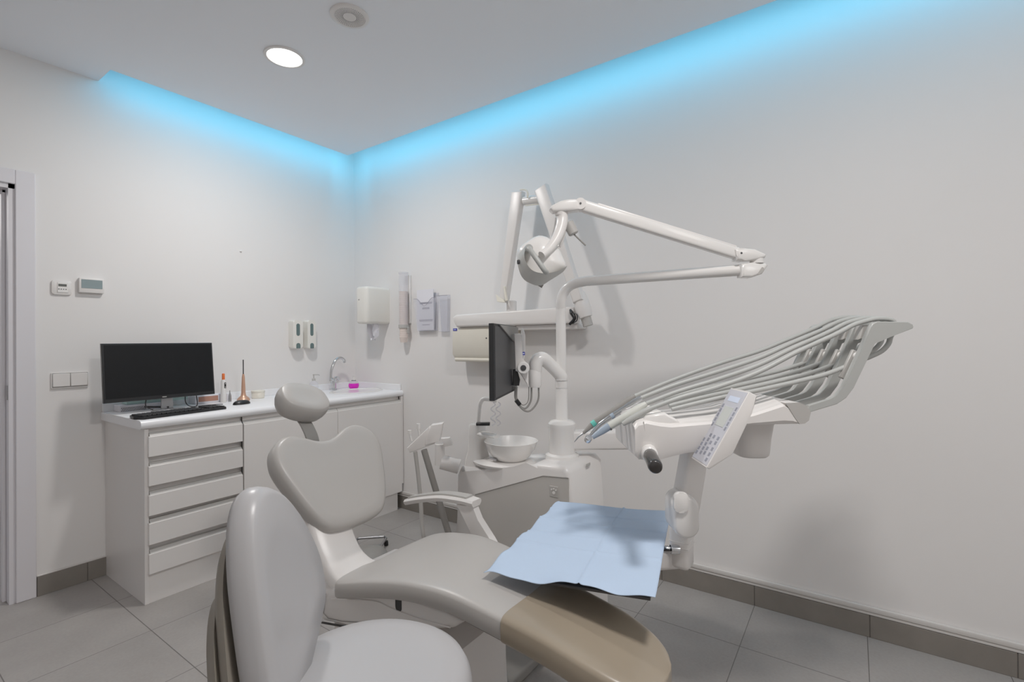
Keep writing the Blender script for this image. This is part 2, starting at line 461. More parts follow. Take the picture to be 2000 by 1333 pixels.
for a, b in ((xs+.002, xm-.0015), (xm+.0015, XW-.022)):
    bm = nb(); box2(bm, (a, 2.765, zbm), (b, 2.785, zd), .0015, 1); d = obj('door', bm, 'cab', t, smooth=30)
    bm = nb(); prism(bm, [(a, 2.768, zd-.001), (a, 2.783, zd+.018), (a, 2.802, zd+.018), (a, 2.802, zd-.001)], (b-a, 0, 0)); obj('grip_rail', bm, 'cabrail', d, smooth=0)
bm = nb(); box2(bm, (XW-.021, 2.768, .19), (XW-.006, 2.79, .8405), .001, 1); obj('filler_strip', bm, 'cab', t, smooth=30)

# sink set in the worktop
sk = on(688, 767, 2, CTZ)
t = thing('sink', 'shallow white oval sink set in the worktop before the tap', 'sink', (sk.x-.02, 3.02, CTZ))
bm = nb(); c = Vector((2.30, 3.03, CTZ))
lathe(bm, [(.205, .001), (.200, .006), (.185, .006), (.175, -.005), (.12, -.018), (.02, -.022)], c, n=48, sx=1, sy=.78, cap=True); obj('basin', bm, 'white2', t)
bm = nb(); lathe(bm, [(.02, -.0195), (.018, -.0175), (.004, -.018)], c, n=24); obj('drain', bm, 'chrome', t)

# tap
fy = 3.25; fb = on(651, 763, 1, fy); fx = fb.x
def fp(px, py): return on(px, py, 1, fy)
t = thing('tap', 'chrome swan-neck tap standing behind the sink', 'tap', (fx, fy, CTZ))
bm = nb(); lathe(bm, [(.027, 0), (.027, .012), (.021, .016), (.021, .065), (.026, .07), (.027, .088), (.020, .094), (.004, .096)], (fx, fy, CTZ)); obj('body', bm, 'chrome', t)
a = Vector((fx, fy, CTZ))
bm = nb(); tube(bm, [fp(646, 745), fp(647, 725), fp(652, 710), fp(659, 701), fp(667, 700), fp(672, 704), fp(673, 709)], .0105, 12, per=6); obj('spout', bm, 'chrome', t)
bm = nb(); tube(bm, [fp(652, 741), fp(658, 738), fp(663, 742)], [.013, .012, .008], 10, per=4); obj('lever', bm, 'chrome', t)

# soap bottles on the worktop
py_ = 3.20; pb = on(613, 765, 1, py_)
t = thing('pump_bottle', 'clear pump bottle with grey pump on the worktop behind the headrest', 'bottle', (pb.x, py_, CTZ))
bm = nb(); lathe(bm, [(.028, 0), (.031, .004), (.031, .062), (.024, .080), (.012, .088)], (pb.x, py_, CTZ)); obj('bottle_body', bm, 'clearf', t)
bm = nb(); lathe(bm, [(.0125, .088), (.0125, .104), (.004, .106), (.004, .128), (.007, .129), (.007, .135), (.001, .136)], (pb.x, py_, CTZ), n=16); tube(bm, [(pb.x, py_, CTZ+.132), (pb.x+.03, py_-.012, CTZ+.131), (pb.x+.037, py_-.015, CTZ+.126)], .0035, 8); obj('pump', bm, 'lgrey', t)
by = 3.215; bb = on(691, 757, 1, by); z0 = CTZ
t = thing('liquid_bottle', 'round bottle of magenta liquid beside the tap', 'bottle', (bb.x, by, z0))
bm = nb(); lathe(bm, [(.026, 0), (.036, .008), (.040, .024), (.038, .038), (.0375, .040), (.001, .040)], (bb.x, by, z0+.001)); obj('liquid', bm, 'pink', t)
bm = nb(); lathe(bm, [(.0385, .040), (.034, .050), (.022, .060), (.012, .064)], (bb.x, by, z0+.001), cap=False); obj('bottle_shoulder', bm, 'clearf', t)
bm = nb(); lathe(bm, [(.017, .060), (.017, .067), (.009, .069), (.008, .095), (.012, .097), (.012, .101), (.001, .102)], (bb.x, by, z0+.001), n=20); o = obj('pump', bm, 'white', t)
bm = nb(); lathe(bm, [(.0175, .061), (.0175, .0665)], (bb.x, by, z0+.001), n=20, cap=False); obj('collar', bm, 'window', o)

# ---- screen, keyboard and the rest by the drawers
my = 3.10
def mp(px, py): return on(px, py, 1, my)
TL, TR, BR, BL = mp(200, 672), mp(417, 669.5), mp(422.5, 770), mp(205, 789)
mx0 = (TL.x+BL.x)/2; mx1 = (TR.x+BR.x)/2; mz1 = (TL.z+TR.z)/2; mz0 = (BL.z+BR.z)/2
mc = (mx0+mx1)/2
t = thing('computer_screen', 'wide black computer screen on a metal stand, standing on the worktop', 'computer monitor', (mc, my+.06, CTZ))
tl = .035
def mt(x, y, z): return (x, my+y+(z-mz0)*tl/.3, z)
bm = nb(); prism(bm, [mt(mx0, 0, mz0), mt(mx1, 0, mz0), mt(mx1, 0, mz1), mt(mx0, 0, mz1)], (0, .022, 0), .002, 1); obj('casing', bm, 'black', t, smooth=30)
bm = nb(); prism(bm, [mt(mx0+.008, -.0012, mz0+.02), mt(mx1-.008, -.0012, mz0+.02), mt(mx1-.008, -.0012, mz1-.008), mt(mx0+.008, -.0012, mz1-.008)], (0, .002, 0)); sc_ = obj('display', bm, 'screen', t, smooth=0)
lg = mp(321, 775.5)
bm = nb(); box(bm, (lg.x, my-.002, lg.z), (.020, .002, .0045)); obj('badge', bm, 'lgrey', t, smooth=0)
bm = nb(); box2(bm, (mc-.10, my+.045, mz0+.05), (mc+.10, my+.085, mz1-.06), .01, 2); obj('back_bulge', bm, 'black', t)
bm = nb(); st = mp(332, 800)
prism(bm, [(st.x-.030, my+.034, CTZ+.004), (st.x+.030, my+.034, CTZ+.004), (st.x+.022, my+.050, mz0+.12), (st.x-.022, my+.050, mz0+.12)], (0, .008, 0), .001, 1); obj('neck', bm, 'steel', t, smooth=30)
bm = nb()
for dx, dy in ((-.10, -.085), (.06, -.07)):
    a = Vector((st.x, my+.04, CTZ+.0045)); b = Vector((st.x+dx, my+.04+dy, CTZ+.0045))
    box(bm, (a+b)/2, ((b-a).length, .014, .007), axes(b-a), .001, 1)
obj('base', bm, 'steel', t, smooth=30)
bm = nb(); a = Vector((st.x+.01, my+.04, CTZ+.012)); b = Vector((st.x-.095, my+.075, CTZ+.022)); box(bm, (a+b)/2, ((b-a).length, .018, .010), axes(b-a), .002, 1); obj('rear_foot', bm, 'black', t, smooth=30)
bm = nb()
c0 = mp(366, 776); tube(bm, [(c0.x, my+.03, c0.z+.02), (c0.x+.003, my+.03, CTZ+.03), (c0.x+.02, my+.01, CTZ+.006), (c0.x+.05, my+.0, CTZ+.012), (c0.x+.055, my+.03, mz0+.02)], .0028, 8, per=6); obj('cable', bm, 'black', t)
bm = nb()
c1 = mp(380, 787); tube(bm, [(c0.x+.03, my+.005, CTZ+.004), (c1.x+.04, my+.0, CTZ+.004), (c1.x+.11, my-.005, CTZ+.004), (c1.x+.14, my-.03, CTZ+.004)], .0022, 8, per=6); obj('cable', bm, 'black', t)
bm = nb()
c2 = mp(290, 782); tube(bm, [(c2.x, my+.03, mz0+.01), (c2.x-.005, my+.02, CTZ+.03), (c2.x+.03, my+.03, CTZ+.006)], .0028, 8, per=6)
obj('cable', bm, 'black', t)

# keyboard
ka, kb_, kc, kd = on(258, 808, 2, CTZ+.012), on(281, 817.5, 2, CTZ+.008), on(441, 797.5, 2, CTZ+.008), on(453, 793, 2, CTZ+.012)
kf0, kf1 = kb_, on(442, 797, 2, CTZ+.008)
ux = (kf1-kf0); ux.z = 0; KL = ux.length; ux.normalize(); uy = ZZ.cross(ux)
ux = Vector((1, .0, 0)); ux = (ux+Vector((0, (kf1.y-kf0.y)/KL, 0))).normalized(); uy = ZZ.cross(ux)
k0 = Vector((kf0.x, kf0.y, CTZ))
t = thing('keyboard', 'black computer keyboard on the worktop in front of the screen', 'keyboard', k0)
bm = nb()
def kp(a, b, z): return k0+ux*a+uy*b+ZZ*z
prism(bm, [kp(0, 0, .001), kp(KL, 0, .001), kp(KL+.022, .05, .001), kp(KL, .135, .001), kp(0, .135, .001), kp(-.022, .05, .001)], (0, 0, .013), .003, 2); obj('case', bm, 'black', t, smooth=30)
bm = nb()
for row in range(6):
    nk = 19
    for q in range(nk):
        if q in (14,) or (q == 18 and row == 5): continue
        w = KL/nk
        box(bm, kp(w*(q+.5), .022+row*.0185, .0165), (w*.82, .0155, .006), axes(ux), .0012, 1)
o = obj('keycaps', bm, 'blackm', t, smooth=30); o['kind'] = 'stuff'

mo = on(472, 790, 2, CTZ)
t = thing('computer_mouse', 'black computer mouse beside the keyboard on the worktop', 'computer mouse', mo)
bm = nb(); rings = []
for k in range(9):
    a = k/8*PI/2
    rings.append([mo+ux*(math.cos(2*PI*j/24)*.052*math.cos(a)**.7)+uy*(math.sin(2*PI*j/24)*.030*math.cos(a)**.7)+ZZ*(.0015+.024*math.sin(a)) for j in range(24)])
loft(bm, rings); obj('shell', bm, 'black', t)
bm = nb(); tube(bm, [mo+ux*.024+ZZ*.022-uy*.003, mo+ux*.040+ZZ*.014-uy*.003], .004, 8); obj('wheel', bm, 'lgrey', t)

# curing light (white) beside the screen
cy_ = 3.20
def cp(px, py, y=cy_): return on(px, py, 1, y)
b0 = cp(436.5, 784)
t = thing('curing_light', 'white pen-shaped curing light with orange tip standing beside the screen', 'dental device', (b0.x, cy_, CTZ))
bm = nb(); h1 = cp(435, 742).z-CTZ
lathe(bm, [(.015, 0), (.017, .004), (.016, h1*.4), (.014, h1-.01), (.011, h1)], (b0.x, cy_, CTZ), n=20); obj('body', bm, 'white2', t)
bm = nb(); h2 = cp(435, 730).z-CTZ
lathe(bm, [(.0085, h1), (.008, h2-.004), (.006, h2)], (b0.x, cy_, CTZ), n=16); obj('tip', bm, 'orange', t)
bm = nb(); cc = cp(437, 753); box(bm, (b0.x+.004, cy_-.0145, cc.z), (.011, .005, .036), None, .002, 2); o = obj('button_panel', bm, 'black', t)
bm = nb()
for dz in (.011, -.011): lathe(bm, [(.003, 0), (.003, .001)], (b0.x+.004, cy_-.017, cc.z+dz), axis=(0, -1, 0), n=12)
obj('button', bm, 'lgrey', o)
b1 = cp(449, 786)
bm = nb(); h = cp(449, 763).z-CTZ; lathe(bm, [(.0085, 0), (.009, .004), (.008, h*.55), (.003, h*.8), (.002, h)], (b1.x, cy_, CTZ), n=16)
o = obj('bur_holder', bm, 'steel', None); tag(o, 'small pointed steel cylinder between curing light and rose gold device', 'dental tool')

# rose gold device on its foot
b2 = cp(475.5, 784, 3.17); ry = 3.17
H1 = cp(477, 731, ry).z-CTZ; H2 = cp(477, 703, ry).z-CTZ
t = thing('handpiece_stand', 'rose gold cordless handpiece with thin black tip on a flared foot', 'dental device', (b2.x, ry, CTZ))
bm = nb(); lathe(bm, [(.036, 0), (.037, .010), (.028, .022), (.016, .032), (.0125, .05), (.0115, .09), (.0085, H1-.02), (.0055, H1)], (b2.x, ry, CTZ), n=28); obj('body', bm, 'rose', t)
bm = nb(); tube(bm, [(b2.x, ry, CTZ+H1), (b2.x, ry, CTZ+H2)], .0032, 10); obj('tip', bm, 'blackm', t)
# cream tub
b3 = cp(504, 779, 3.24)
t = thing('cream_tub', 'low round cream tub with lid by the wall', 'tub', (b3.x, 3.24, CTZ))
bm = nb(); lathe(bm, [(.036, 0), (.039, .003), (.040, .036), (.0385, .038)], (b3.x, 3.24, CTZ)); obj('tub', bm, 'cream', t)
bm = nb(); lathe(bm, [(.041, .038), (.042, .041), (.042, .048), (.039, .051), (.001, .052)], (b3.x, 3.24, CTZ)); obj('lid', bm, 'cream', t)
# papers and boxes behind the screen
pA = on(233, 806, 2, CTZ)
t = thing('dotted_box', 'flat white box with dotted edge lying behind the screen', 'box', (pA.x+.06, 3.22, CTZ))
bm = nb(); box2(bm, (pA.x, 3.222, CTZ+.0005), (pA.x+.20, 3.315, CTZ+.035), .002, 1); bx = obj('carton', bm, 'paper', t, smooth=30)
bm = nb()
for i in range(16):
    for j in range(3):
        box(bm, (pA.x+.008+i*.0072+(j % 2)*.0036, 3.2212, CTZ+.006+j*.0075), (.0040, .0014, .0046))
obj('dot_print', bm, 'icon', bx, smooth=0)
bm = nb(); box2(bm, (pA.x+.035, 3.235, CTZ+.036), (pA.x+.33, 3.315, CTZ+.056), .002, 1); o = obj('teal_folder', bm, 'cardteal', None, smooth=30); tag(o, 'pale teal folder lying on the dotted box behind the screen', 'folder')
bm = nb(); q = cp(357, 783, 3.27); box2(bm, (pA.x+.37, 3.24, CTZ+.0005), (pA.x+.56, 3.31, CTZ+.05), .003, 1)
t = thing('labelled_carton', 'small pale carton with brown label behind the screen stand', 'box', (pA.x+.46, 3.28, CTZ)); bx = obj('carton', bm, 'paper', t, smooth=30)
bm = nb(); box2(bm, (pA.x+.39, 3.2385, CTZ+.012), (pA.x+.50, 3.2405, CTZ+.042)); obj('label_print', bm, 'cardbrown', bx, smooth=0)

# ---- on the counter wall
def wp(px, py, y=YW): return on(px, py, 1, y)
a, b = wp(100, 547), wp(139, 577)
t = thing('timer_control', 'small white wall control with dark display beside the doorway', 'wall control', ((a.x+b.x)/2, YW, (a.z+b.z)/2))
w, h = (b.x-a.x), (a.z-b.z); c = Vector(((a.x+b.x)/2, YW, (a.z+b.z)/2))
bm = nb(); prism(bm, [(c.x+u, YW-.0005, c.z+v) for u, v in rrect(w, h, .010)], (0, -.009, 0), .002, 2); obj('plate', bm, 'white', t)
bm = nb(); box(bm, (c.x+.004, YW-.0105, c.z), (w*.56, .004, h*.72), None, .001, 1); md = obj('module', bm, 'white2', t)
bm = nb(); box(bm, (c.x+.002, YW-.0128, c.z+h*.16), (w*.42, .001, h*.17)); obj('display', bm, 'lcdd', md, smooth=0)
bm = nb()
for k in range(4): lathe(bm, [(.0025, 0), (.0025, .0012)], (c.x-.012+.0092*k, YW-.0122, c.z-h*.12), axis=(0, -1, 0), n=10)
obj('button', bm, 'icon', md)
a, b = wp(152, 543), wp(201, 574.5)
c = Vector(((a.x+b.x)/2, YW, (a.z+b.z)/2)); w, h = b.x-a.x, a.z-b.z
t = thing('room_thermostat', 'white wall thermostat with large grey-green screen', 'thermostat', c)
bm = nb(); box2(bm, (c.x-w/2, YW-.024, c.z-h/2), (c.x+w/2, YW-.0005, c.z+h/2), .003, 2); obj('housing', bm, 'white', t)
bm = nb(); box2(bm, (c.x-w*.42, YW-.0252, c.z-h*.20), (c.x+w*.42, YW-.0235, c.z+h*.40)); obj('display', bm, 'lcd', t, smooth=0)
a, b = wp(99, 729), wp(172, 755.5)
c = Vector(((a.x+b.x)/2, YW, (a.z+b.z)/2)); w, h = b.x-a.x, a.z-b.z
t = thing('light_switch', 'white double rocker light switch beside the doorway', 'light switch', c)
bm = nb(); box2(bm, (c.x-w/2, YW-.009, c.z-h/2), (c.x+w/2, YW-.0005, c.z+h/2), .002, 2); obj('frame', bm, 'white', t)
for s in (-1, 1):
    bm = nb(); box(bm, (c.x+s*w*.237, YW-.0105, c.z+.002), (w*.455, .006, h*.82), None, .0015, 1); obj('rocker', bm, 'white', t)
bm = nb(); box2(bm, (c.x-w*.477, YW-.0094, c.z-h*.44), (c.x+w*.477, YW-.0088, c.z+h*.47)); obj('shadow_gap', bm, 'mgrey', t, smooth=0)
c = wp(470, 491); bm = nb(); lathe(bm, [(.006, 0), (.007, .004), (.004, .009), (.001, .010)], c, axis=(0, -1, 0), n=14); o = obj('wall_hook', bm, 'white', None); tag(o, 'tiny white hook alone on the wall above the screen', 'hook')

def soap_dispenser(x0, x1, z0, z1, label):
    yy = YW-.06; c = Vector(((x0+x1)/2, YW, z0)); w = x1-x0; h = z1-z0
    t = thing('soap_dispenser', label, 'soap dispenser', (c.x, YW, z0), 'twin soap dispensers on the wall')
    bm = nb(); prism(bm, [(c.x+u, YW-.0005, z0+h/2+v) for u, v in rrect(w, h, .014)], (0, -.06, 0), .008, 3); obj('housing', bm, 'cream2', t)
    bm = nb(); prism(bm, [(c.x+u, yy+.001, z0+h*.67+v) for u, v in rrect(w*.36, h*.44, w*.179, 6)], (0, -.0025, 0)); obj('sight_window', bm, 'window', t)
    pts = [(u, v) for u, v in rrect(w*.40, h*.24, w*.199, 6)]
    bm = nb(); prism(bm, [(c.x+u, yy+.001, z0+h*.075+max(v, -h*.07)) for u, v in pts], (0, -.006, 0), .001, 1); obj('push_button', bm, 'window', t)
ys = YW-.06
for (pa, pb_, lab) in (((573, 626), (591, 681), 'cream soap dispenser, the one nearer the screen'), ((601, 626), (616.5, 681), 'cream soap dispenser, the one nearer the sink corner')):
    a, b = on(*pa, 1, ys), on(*pb_, 1, ys)
    soap_dispenser(a.x-.002, b.x+.004, b.z, a.z, lab)

# ================================================================== RIGHT WALL ITEMS
def rw(px, py, x=XW): return on(px, py, 0, x)
# paper towel box: front face stands off the wall
xf = XW-.22
yn = on(761, 600, 0, XW).y; yfar = on(693, 600, 0, xf).y
z1, z0 = on(712, 559, 0, xf).z, on(712, 632, 0, xf).z
t = thing('paper_towel_dispenser', 'white paper towel dispenser in the corner above the sink', 'paper dispenser', (XW, (yn+yfar)/2, z0))
bm = nb(); cyy = (yn+yfar)/2
L = []
for zz, g in ((z0, .014), (z0+.006, .004), (z0+.02, 0), (z1-.02, 0), (z1-.006, .004), (z1, .014)):
    L.append([(XW-.0005, yfar-g, zz), (XW-.0005, yn+g, zz)]+[(xf+.035-(.035-g)*math.sin(math.radians(q)), yn+.035-(.035-g)*math.cos(math.radians(q)), zz) for q in (0, 22, 45, 67, 90)]+[(xf+.035-(.035-g)*math.sin(math.radians(q)), yfar-.035+(.035-g)*math.cos(math.radians(q)), zz) for q in (90, 67, 45, 22, 0)])
loft(bm, L); obj('housing', bm, 'cream2', t, smooth=50)
q = on(699, 586, 0, xf); bm = nb(); box(bm, (xf-.0005, q.y-.012, q.z), (.002, .014, .008), None, .0005, 1); obj('lock', bm, 'mgrey', t)
bm = nb()
L = []
for k, (zz, wd, dx) in enumerate(((z0+.004, .055, 0), (z0-.05, .045, -.004), (z0-.09, .032, .004), (z0-.118, .012, .0))):
    L.append([(xf+.11+dx+.022*math.sin(i*1.7+k), cyy-.01+wd*(i/6-.5)*2, zz-(.008 if i % 2 else 0)) for i in range(7)])
for r0, r1 in zip(L, L[1:]):
    for i in range(6):
        bm.faces.new([bm.verts.new(Vector(p)) for p in (r0[i], r0[i+1], r1[i+1], r1[i])])
obj('paper_sheet', bm, 'paper', t, smooth=60)
# cup dispenser
a, b = on(788, 534, 0, XW-.05), on(788.5, 664, 0, XW-.05)
cyy = (a.y+b.y)/2; z1, z0 = a.z, b.z; rc = .034
t = thing('cup_dispenser', 'tall clear cup tube with stacked plastic cups on the wall', 'cup dispenser', (XW, cyy, z0))
xc = XW-.05
bm = nb(); box2(bm, (XW-.015, cyy-.03, z0+.12), (XW-.0005, cyy+.03, z1-.01), .003, 1); obj('back_plate', bm, 'white', t)
bm = nb(); lathe(bm, [(rc, z0+.10), (rc, z1)], (xc, cyy, 0), n=28, cap=False); obj('clear_tube', bm, 'clearf', t)
bm = nb(); lathe(bm, [(rc+.003, z1-.004), (rc+.003, z1+.006), (.001, z1+.008)], (xc, cyy, 0), n=28); obj('cap', bm, 'clearf', t)
bm = nb(); lathe(bm, [(rc+.004, z0+.085), (rc+.004, z0+.11), (rc-.004, z0+.11), (rc-.004, z0+.085)], (xc, cyy, 0), n=28, cap=False); box(bm, (xc+.01, cyy-.035, z0+.07), (.02, .012, .05), None, .002, 1); obj('release_collar', bm, 'lgrey', t)
bm = nb(); pr = []
nc = 22
for k in range(nc):
    zz = z0+.01+(z1-z0-.14)*k/nc; pr += [(.0295, zz), (.0325, zz+.008), (.0325, zz+.011), (.0300, zz+.0112)]
lathe(bm, [(.024, z0-.02)]+pr, (xc, cyy, 0), n=24); cu = obj('stacked_cups', bm, 'cups', None); tag(cu, 'stack of pale plastic cups inside the clear wall tube', 'cups'); cu['kind'] = 'stuff'

# brochure holders
def brochure(px0, py0, px1, py1, label, papers, off):
    x1 = XW-off
    a, b = rw(px0, py0, x1), rw(px1, py1, x1)
    y0, y1, zt, zb = a.y, b.y, a.z, b.z
    w = y0-y1
    t = thing('leaflet_holder', label, 'leaflet holder', (XW, (y0+y1)/2, zb), 'clear leaflet holders on the wall')
    bm = nb(); prism(bm, [(XW-.003, y0, zt), (XW-.003, y1, zt), (XW-.003, y1+w*.07, zb), (XW-.003, y0-w*.17, zb)], (-.002, 0, 0)); obj('back_sheet', bm, 'clearf', t, smooth=0)
    n = 12; pts = []
    for k in range(n+1):
        s = k/n; dip = -.055*math.sin(PI*min(max((s-.12)/.76, 0), 1))**2 if papers else -.012
        pts.append((x1, y0+(y1-y0)*s, zt-.035+dip if papers else zt-.005))
    pts += [(x1, y1+w*.07, zb), (x1, y0-w*.17, zb)]
    bm = nb(); prism(bm, pts, (-.0025, 0, 0)); obj('front_sheet', bm, 'clearf', t, smooth=0)
    bm = nb(); box2(bm, (x1, y1+w*.07, zb), (XW-.003, y0-w*.17, zb+.004)); obj('bottom_ledge', bm, 'clearf', t, smooth=0)
    bm = nb(); tube(bm, [(x1-.003, p[1], p[2]) for p in pts[:n+1]], .0016, 6); obj('rim', bm, 'print', t)
    return x1, y0, y1, zt, zb, w
x1, y0, y1, zt, zb, w = brochure(808, 575, 852, 646, 'clear wall leaflet holder with printed leaflet, left of the pair', True, .035)
bm = nb(); box2(bm, (x1+.006, y1+w*.14, zb+.006), (x1+.009, y0-.004-w*.10, zt+.028)); lf = obj('printed_leaflet', bm, 'paper', None, smooth=0); tag(lf, 'white printed leaflet standing in the left clear holder', 'leaflet')
bm = nb()
for zz, ww in ((.74, .62), (.715, .60), (.60, .36), (.575, .38), (.28, .66), (.25, .64), (.15, .40)):
    box2(bm, (x1+.0052, (y0+y1)/2-w*ww/2, zb+(zt-zb)*zz), (x1+.0062, (y0+y1)/2+w*ww/2-.012, zb+(zt-zb)*zz+.006))
obj('lettering', bm, 'print', lf, smooth=0)
x1, y0, y1, zt, zb, w = brochure(853, 577, 875, 648, 'empty clear wall leaflet holder beside the printed leaflet', False, .03)

# X-ray control box and arm on the wall
xb = XW-.13
a, b = rw(883, 641, xb), rw(886, 706, xb); yR = rw(994, 660, xb).y
t = thing('xray_control_box', 'cream X-ray control box with blue badge under the X-ray bar', 'control box', (XW, 2.0, b.z))
zt, zb = a.z, b.z
bm = nb(); prism(bm, [(XW-.0005, a.y, zb+.015), (xb+.02, a.y, zb+.02), (xb, a.y, zb+.045), (xb, a.y, zt-.012), (xb+.012, a.y, zt), (XW-.0005, a.y, zt)], (0, yR-a.y, 0), .006, 2); obj('housing', bm, 'cream', t)
bm = nb(); tube(bm, [(xb+.025, a.y-.01, zb+.012), (xb+.025, yR+.01, zb+.012)], .014, 12); obj('lower_lip', bm, 'cream', t)
c = rw(889, 644, xb); bm = nb(); box2(bm, (xb-.002, c.y-.017, c.z-.009), (xb+.001, c.y+.017, c.z+.007)); o = obj('badge', bm, 'blue', t, smooth=0)
bm = nb(); box2(bm, (xb-.003, c.y-.011, c.z-.003), (xb-.0015, c.y+.011, c.z+.001)); obj('badge_lettering', bm, 'badge', o, smooth=0)
c = rw(950, 661, xb); bm = nb(); lathe(bm, [(.005, 0), (.005, .002)], c, axis=(-1, 0, 0), n=12); obj('indicator', bm, 'dkgrey', t)

XA = XW-.15
def xr(px, py, x=XA): return on(px, py, 0, x)
t = thing('xray_unit', 'white wall-mounted dental X-ray arm folded up behind the operating light', 'X-ray unit', (XW, 1.75, 1.35))
a, b = xr(886, 625), xr(1122, 617)
bz = (a.z+b.z)/2
bm = nb(); prism(bm, [(XA, a.y+.012, bz+.02), (XA, a.y, bz-.01), (XA, a.y-.02, bz-.045), (XA, b.y, bz-.045), (XA, b.y, bz+.048), (XA, a.y-.02, bz+.036)], (.07, 0, 0), .012, 3); bar = obj('wall_bar', bm, 'white', t)
bm = nb(); box2(bm, (XA+.06, 1.55, bz-.04), (XW-.0005, 1.95, bz+.03), .01, 2); box2(bm, (XA+.03, b.y+.0, bz-.075), (XW-.001, 2.15, bz-.045), .008, 2); obj('wall_bracket', bm, 'white', t)
pv0, pv1 = xr(993, 632), xr(992, 600)
XB2 = XA+.035
pvx = Vector((XB2, pv0.y, bz))
bm = nb(); lathe(bm, [(.030, -.05), (.031, 0), (.031, .10), (.026, .105)], (XB2, pv0.y, bz), n=24); obj('pivot', bm, 'white', t)
A0, A1 = xr(989, 592, XB2), xr(1017, 377, XB2)
B0, B1 = xr(1062, 369, XB2-.03), xr(1136, 590, XB2-.03)
def armbox(name, p, q, w0, w1, th):
    d = (q-p).normalized(); n = d.cross(Vector((1, 0, 0))).normalized()
    bm = nb(); P = []
    for s, w in ((0, w0), (.5, (w0+w1)/2), (1, w1)): pass
    prism(bm, [p+n*w0/2, p-n*w0/2, q-n*w1/2, q+n*w1/2], (-th, 0, 0), .010, 3)
    return obj(name, bm, 'white', t)
armbox('lower_arm', A0, A1, .050, .078, .05)
armbox('upper_arm', B0, B1, .082, .060, .05)
bm = nb(); l0, l1 = xr(1024, 393, XB2-.02), xr(1058, 388, XB2-.02); tube(bm, [l0, l1], .026, 14); obj('knuckle', bm, 'white2', t)
l0, l1 = xr(1026, 402, XB2-.052), xr(1052, 399, XB2-.052)
bm = nb(); tube(bm, [l0, l1], .003, 8); y0_ = xr(1012, 372, XB2-.05); tube(bm, [xr(1016, 371, XB2-.052), xr(1027, 371, XB2-.054), xr(1031, 378, XB2-.054), xr(1030, 387, XB2-.054)], .005, 8, per=5); obj('cable_clip', bm, 'cream', t)
bm = nb(); tube(bm, [xr(985, 560, XB2-.052), xr(990, 588, XB2-.055)], [.008, .010], 8); L = [xr(970, 576, XB2-.055), xr(973, 590, XB2-.058), xr(988, 592, XB2-.055), xr(985, 586, XB2-.05)]; prism(bm, L, (-.012, 0, 0), .002, 1); obj('yoke_cover', bm, 'cream', t)
# tube head hanging behind the light column
hb = xr(1137, 597, XB2-.03)
bm = nb(); lathe(bm, [(.02, -.075), (.034, -.07), (.042, -.03), (.044, .03), (.038, .065), (.02, .075)], hb, axis=(.1, -.25, -.95), n=28); hd = obj('tube_head', bm, 'white', t)
bm = nb(); lathe(bm, [(.024, .07), (.028, .072), (.028, .115), (.024, .117)], hb, axis=(.1, -.25, -.95), n=24); obj('cone', bm, 'lgrey', hd)
e = xr(1122, 616)
bm = nb(); tube(bm, [e+Vector((-.01, .02, .03)), e+Vector((-.02, .005, .01)), e+Vector((-.02, -.01, -.02)), e+Vector((-.02, .02, -.05))], [.006, .012, .010, .008], 10, per=5); tube(bm, [e+Vector((-.02, .0, .012)), e+Vector((-.03, -.03, .0)), e+Vector((-.03, -.03, -.03)), e+Vector((-.02, 0, -.045))], .003, 8, per=5); obj('hand_switch', bm, 'black', t)

# ================================================================== DENTAL UNIT (spittoon cabinet)
UX0, UX1 = 1.72, 2.02
t = thing('dental_unit', 'white floor-standing dental unit with grey front panel and white spittoon bowl', 'dental unit', (1.87, 1.22, 0))
prof = [(1.50, 0), (1.54, .30), (1.535, .62), (1.51, .662), (1.20, .684), (1.13, .712), (1.09, .738), (.955, .742), (.928, .715), (.905, .35), (.90, 0)]
bm = nb(); prism(bm, [(UX0, y, z) for y, z in prof], (UX1-UX0, 0, 0), .022, 4); obj('cabinet_body', bm, 'white', t, smooth=50)
def ux(px, py): return on(px, py, 0, UX0-.003)
P = [ux(928, 967), ux(1061, 930.5), ux(1110, 935)]
bm = nb(); prism(bm, [P[0], P[1], P[2], (UX0-.003, P[2].y-.006, .03), (UX0-.003, P[0].y-.01, .03)], (.01, 0, 0)); pn = obj('front_panel', bm, 'panel', t, smooth=0)
bm = nb(); tube(bm, [p+Vector((-.0005, 0, .001)) for p in P], .0018, 6); obj('panel_seam', bm, 'mgrey', pn)
c = ux(1082, 961)
bm = nb(); box(bm, c, (.004, .040, .044), None, .001, 1); o = obj('symbol_plate', bm, 'lgrey', pn, smooth=30)
bm = nb()
for dy, dz, r in ((.010, .008, .0035), (.0, .012, .0032), (-.010, .008, .0035), (0, -.004, .0065)): lathe(bm, [(r, 0), (r, .0015)], c+Vector((-.002, dy, dz)), axis=(-1, 0, 0), n=10)
obj('symbol', bm, 'white2', o)
bm = nb(); a = at(1113, 906, 2.0); tube(bm, [(UX0-.001, .948, .70), (UX0-.001, .945, .35), (UX0-.001, .942, .05)], .0016, 6); obj('side_seam', bm, 'lgrey', t)
c = on(1148, 908, 1, .923); bm = nb(); box(bm, (c.x, .921, c.z), (.035, .004, .012), None, .001, 1); obj('maker_plate', bm, 'lgrey', t)
BC = Vector((1.845, 1.305, 0))
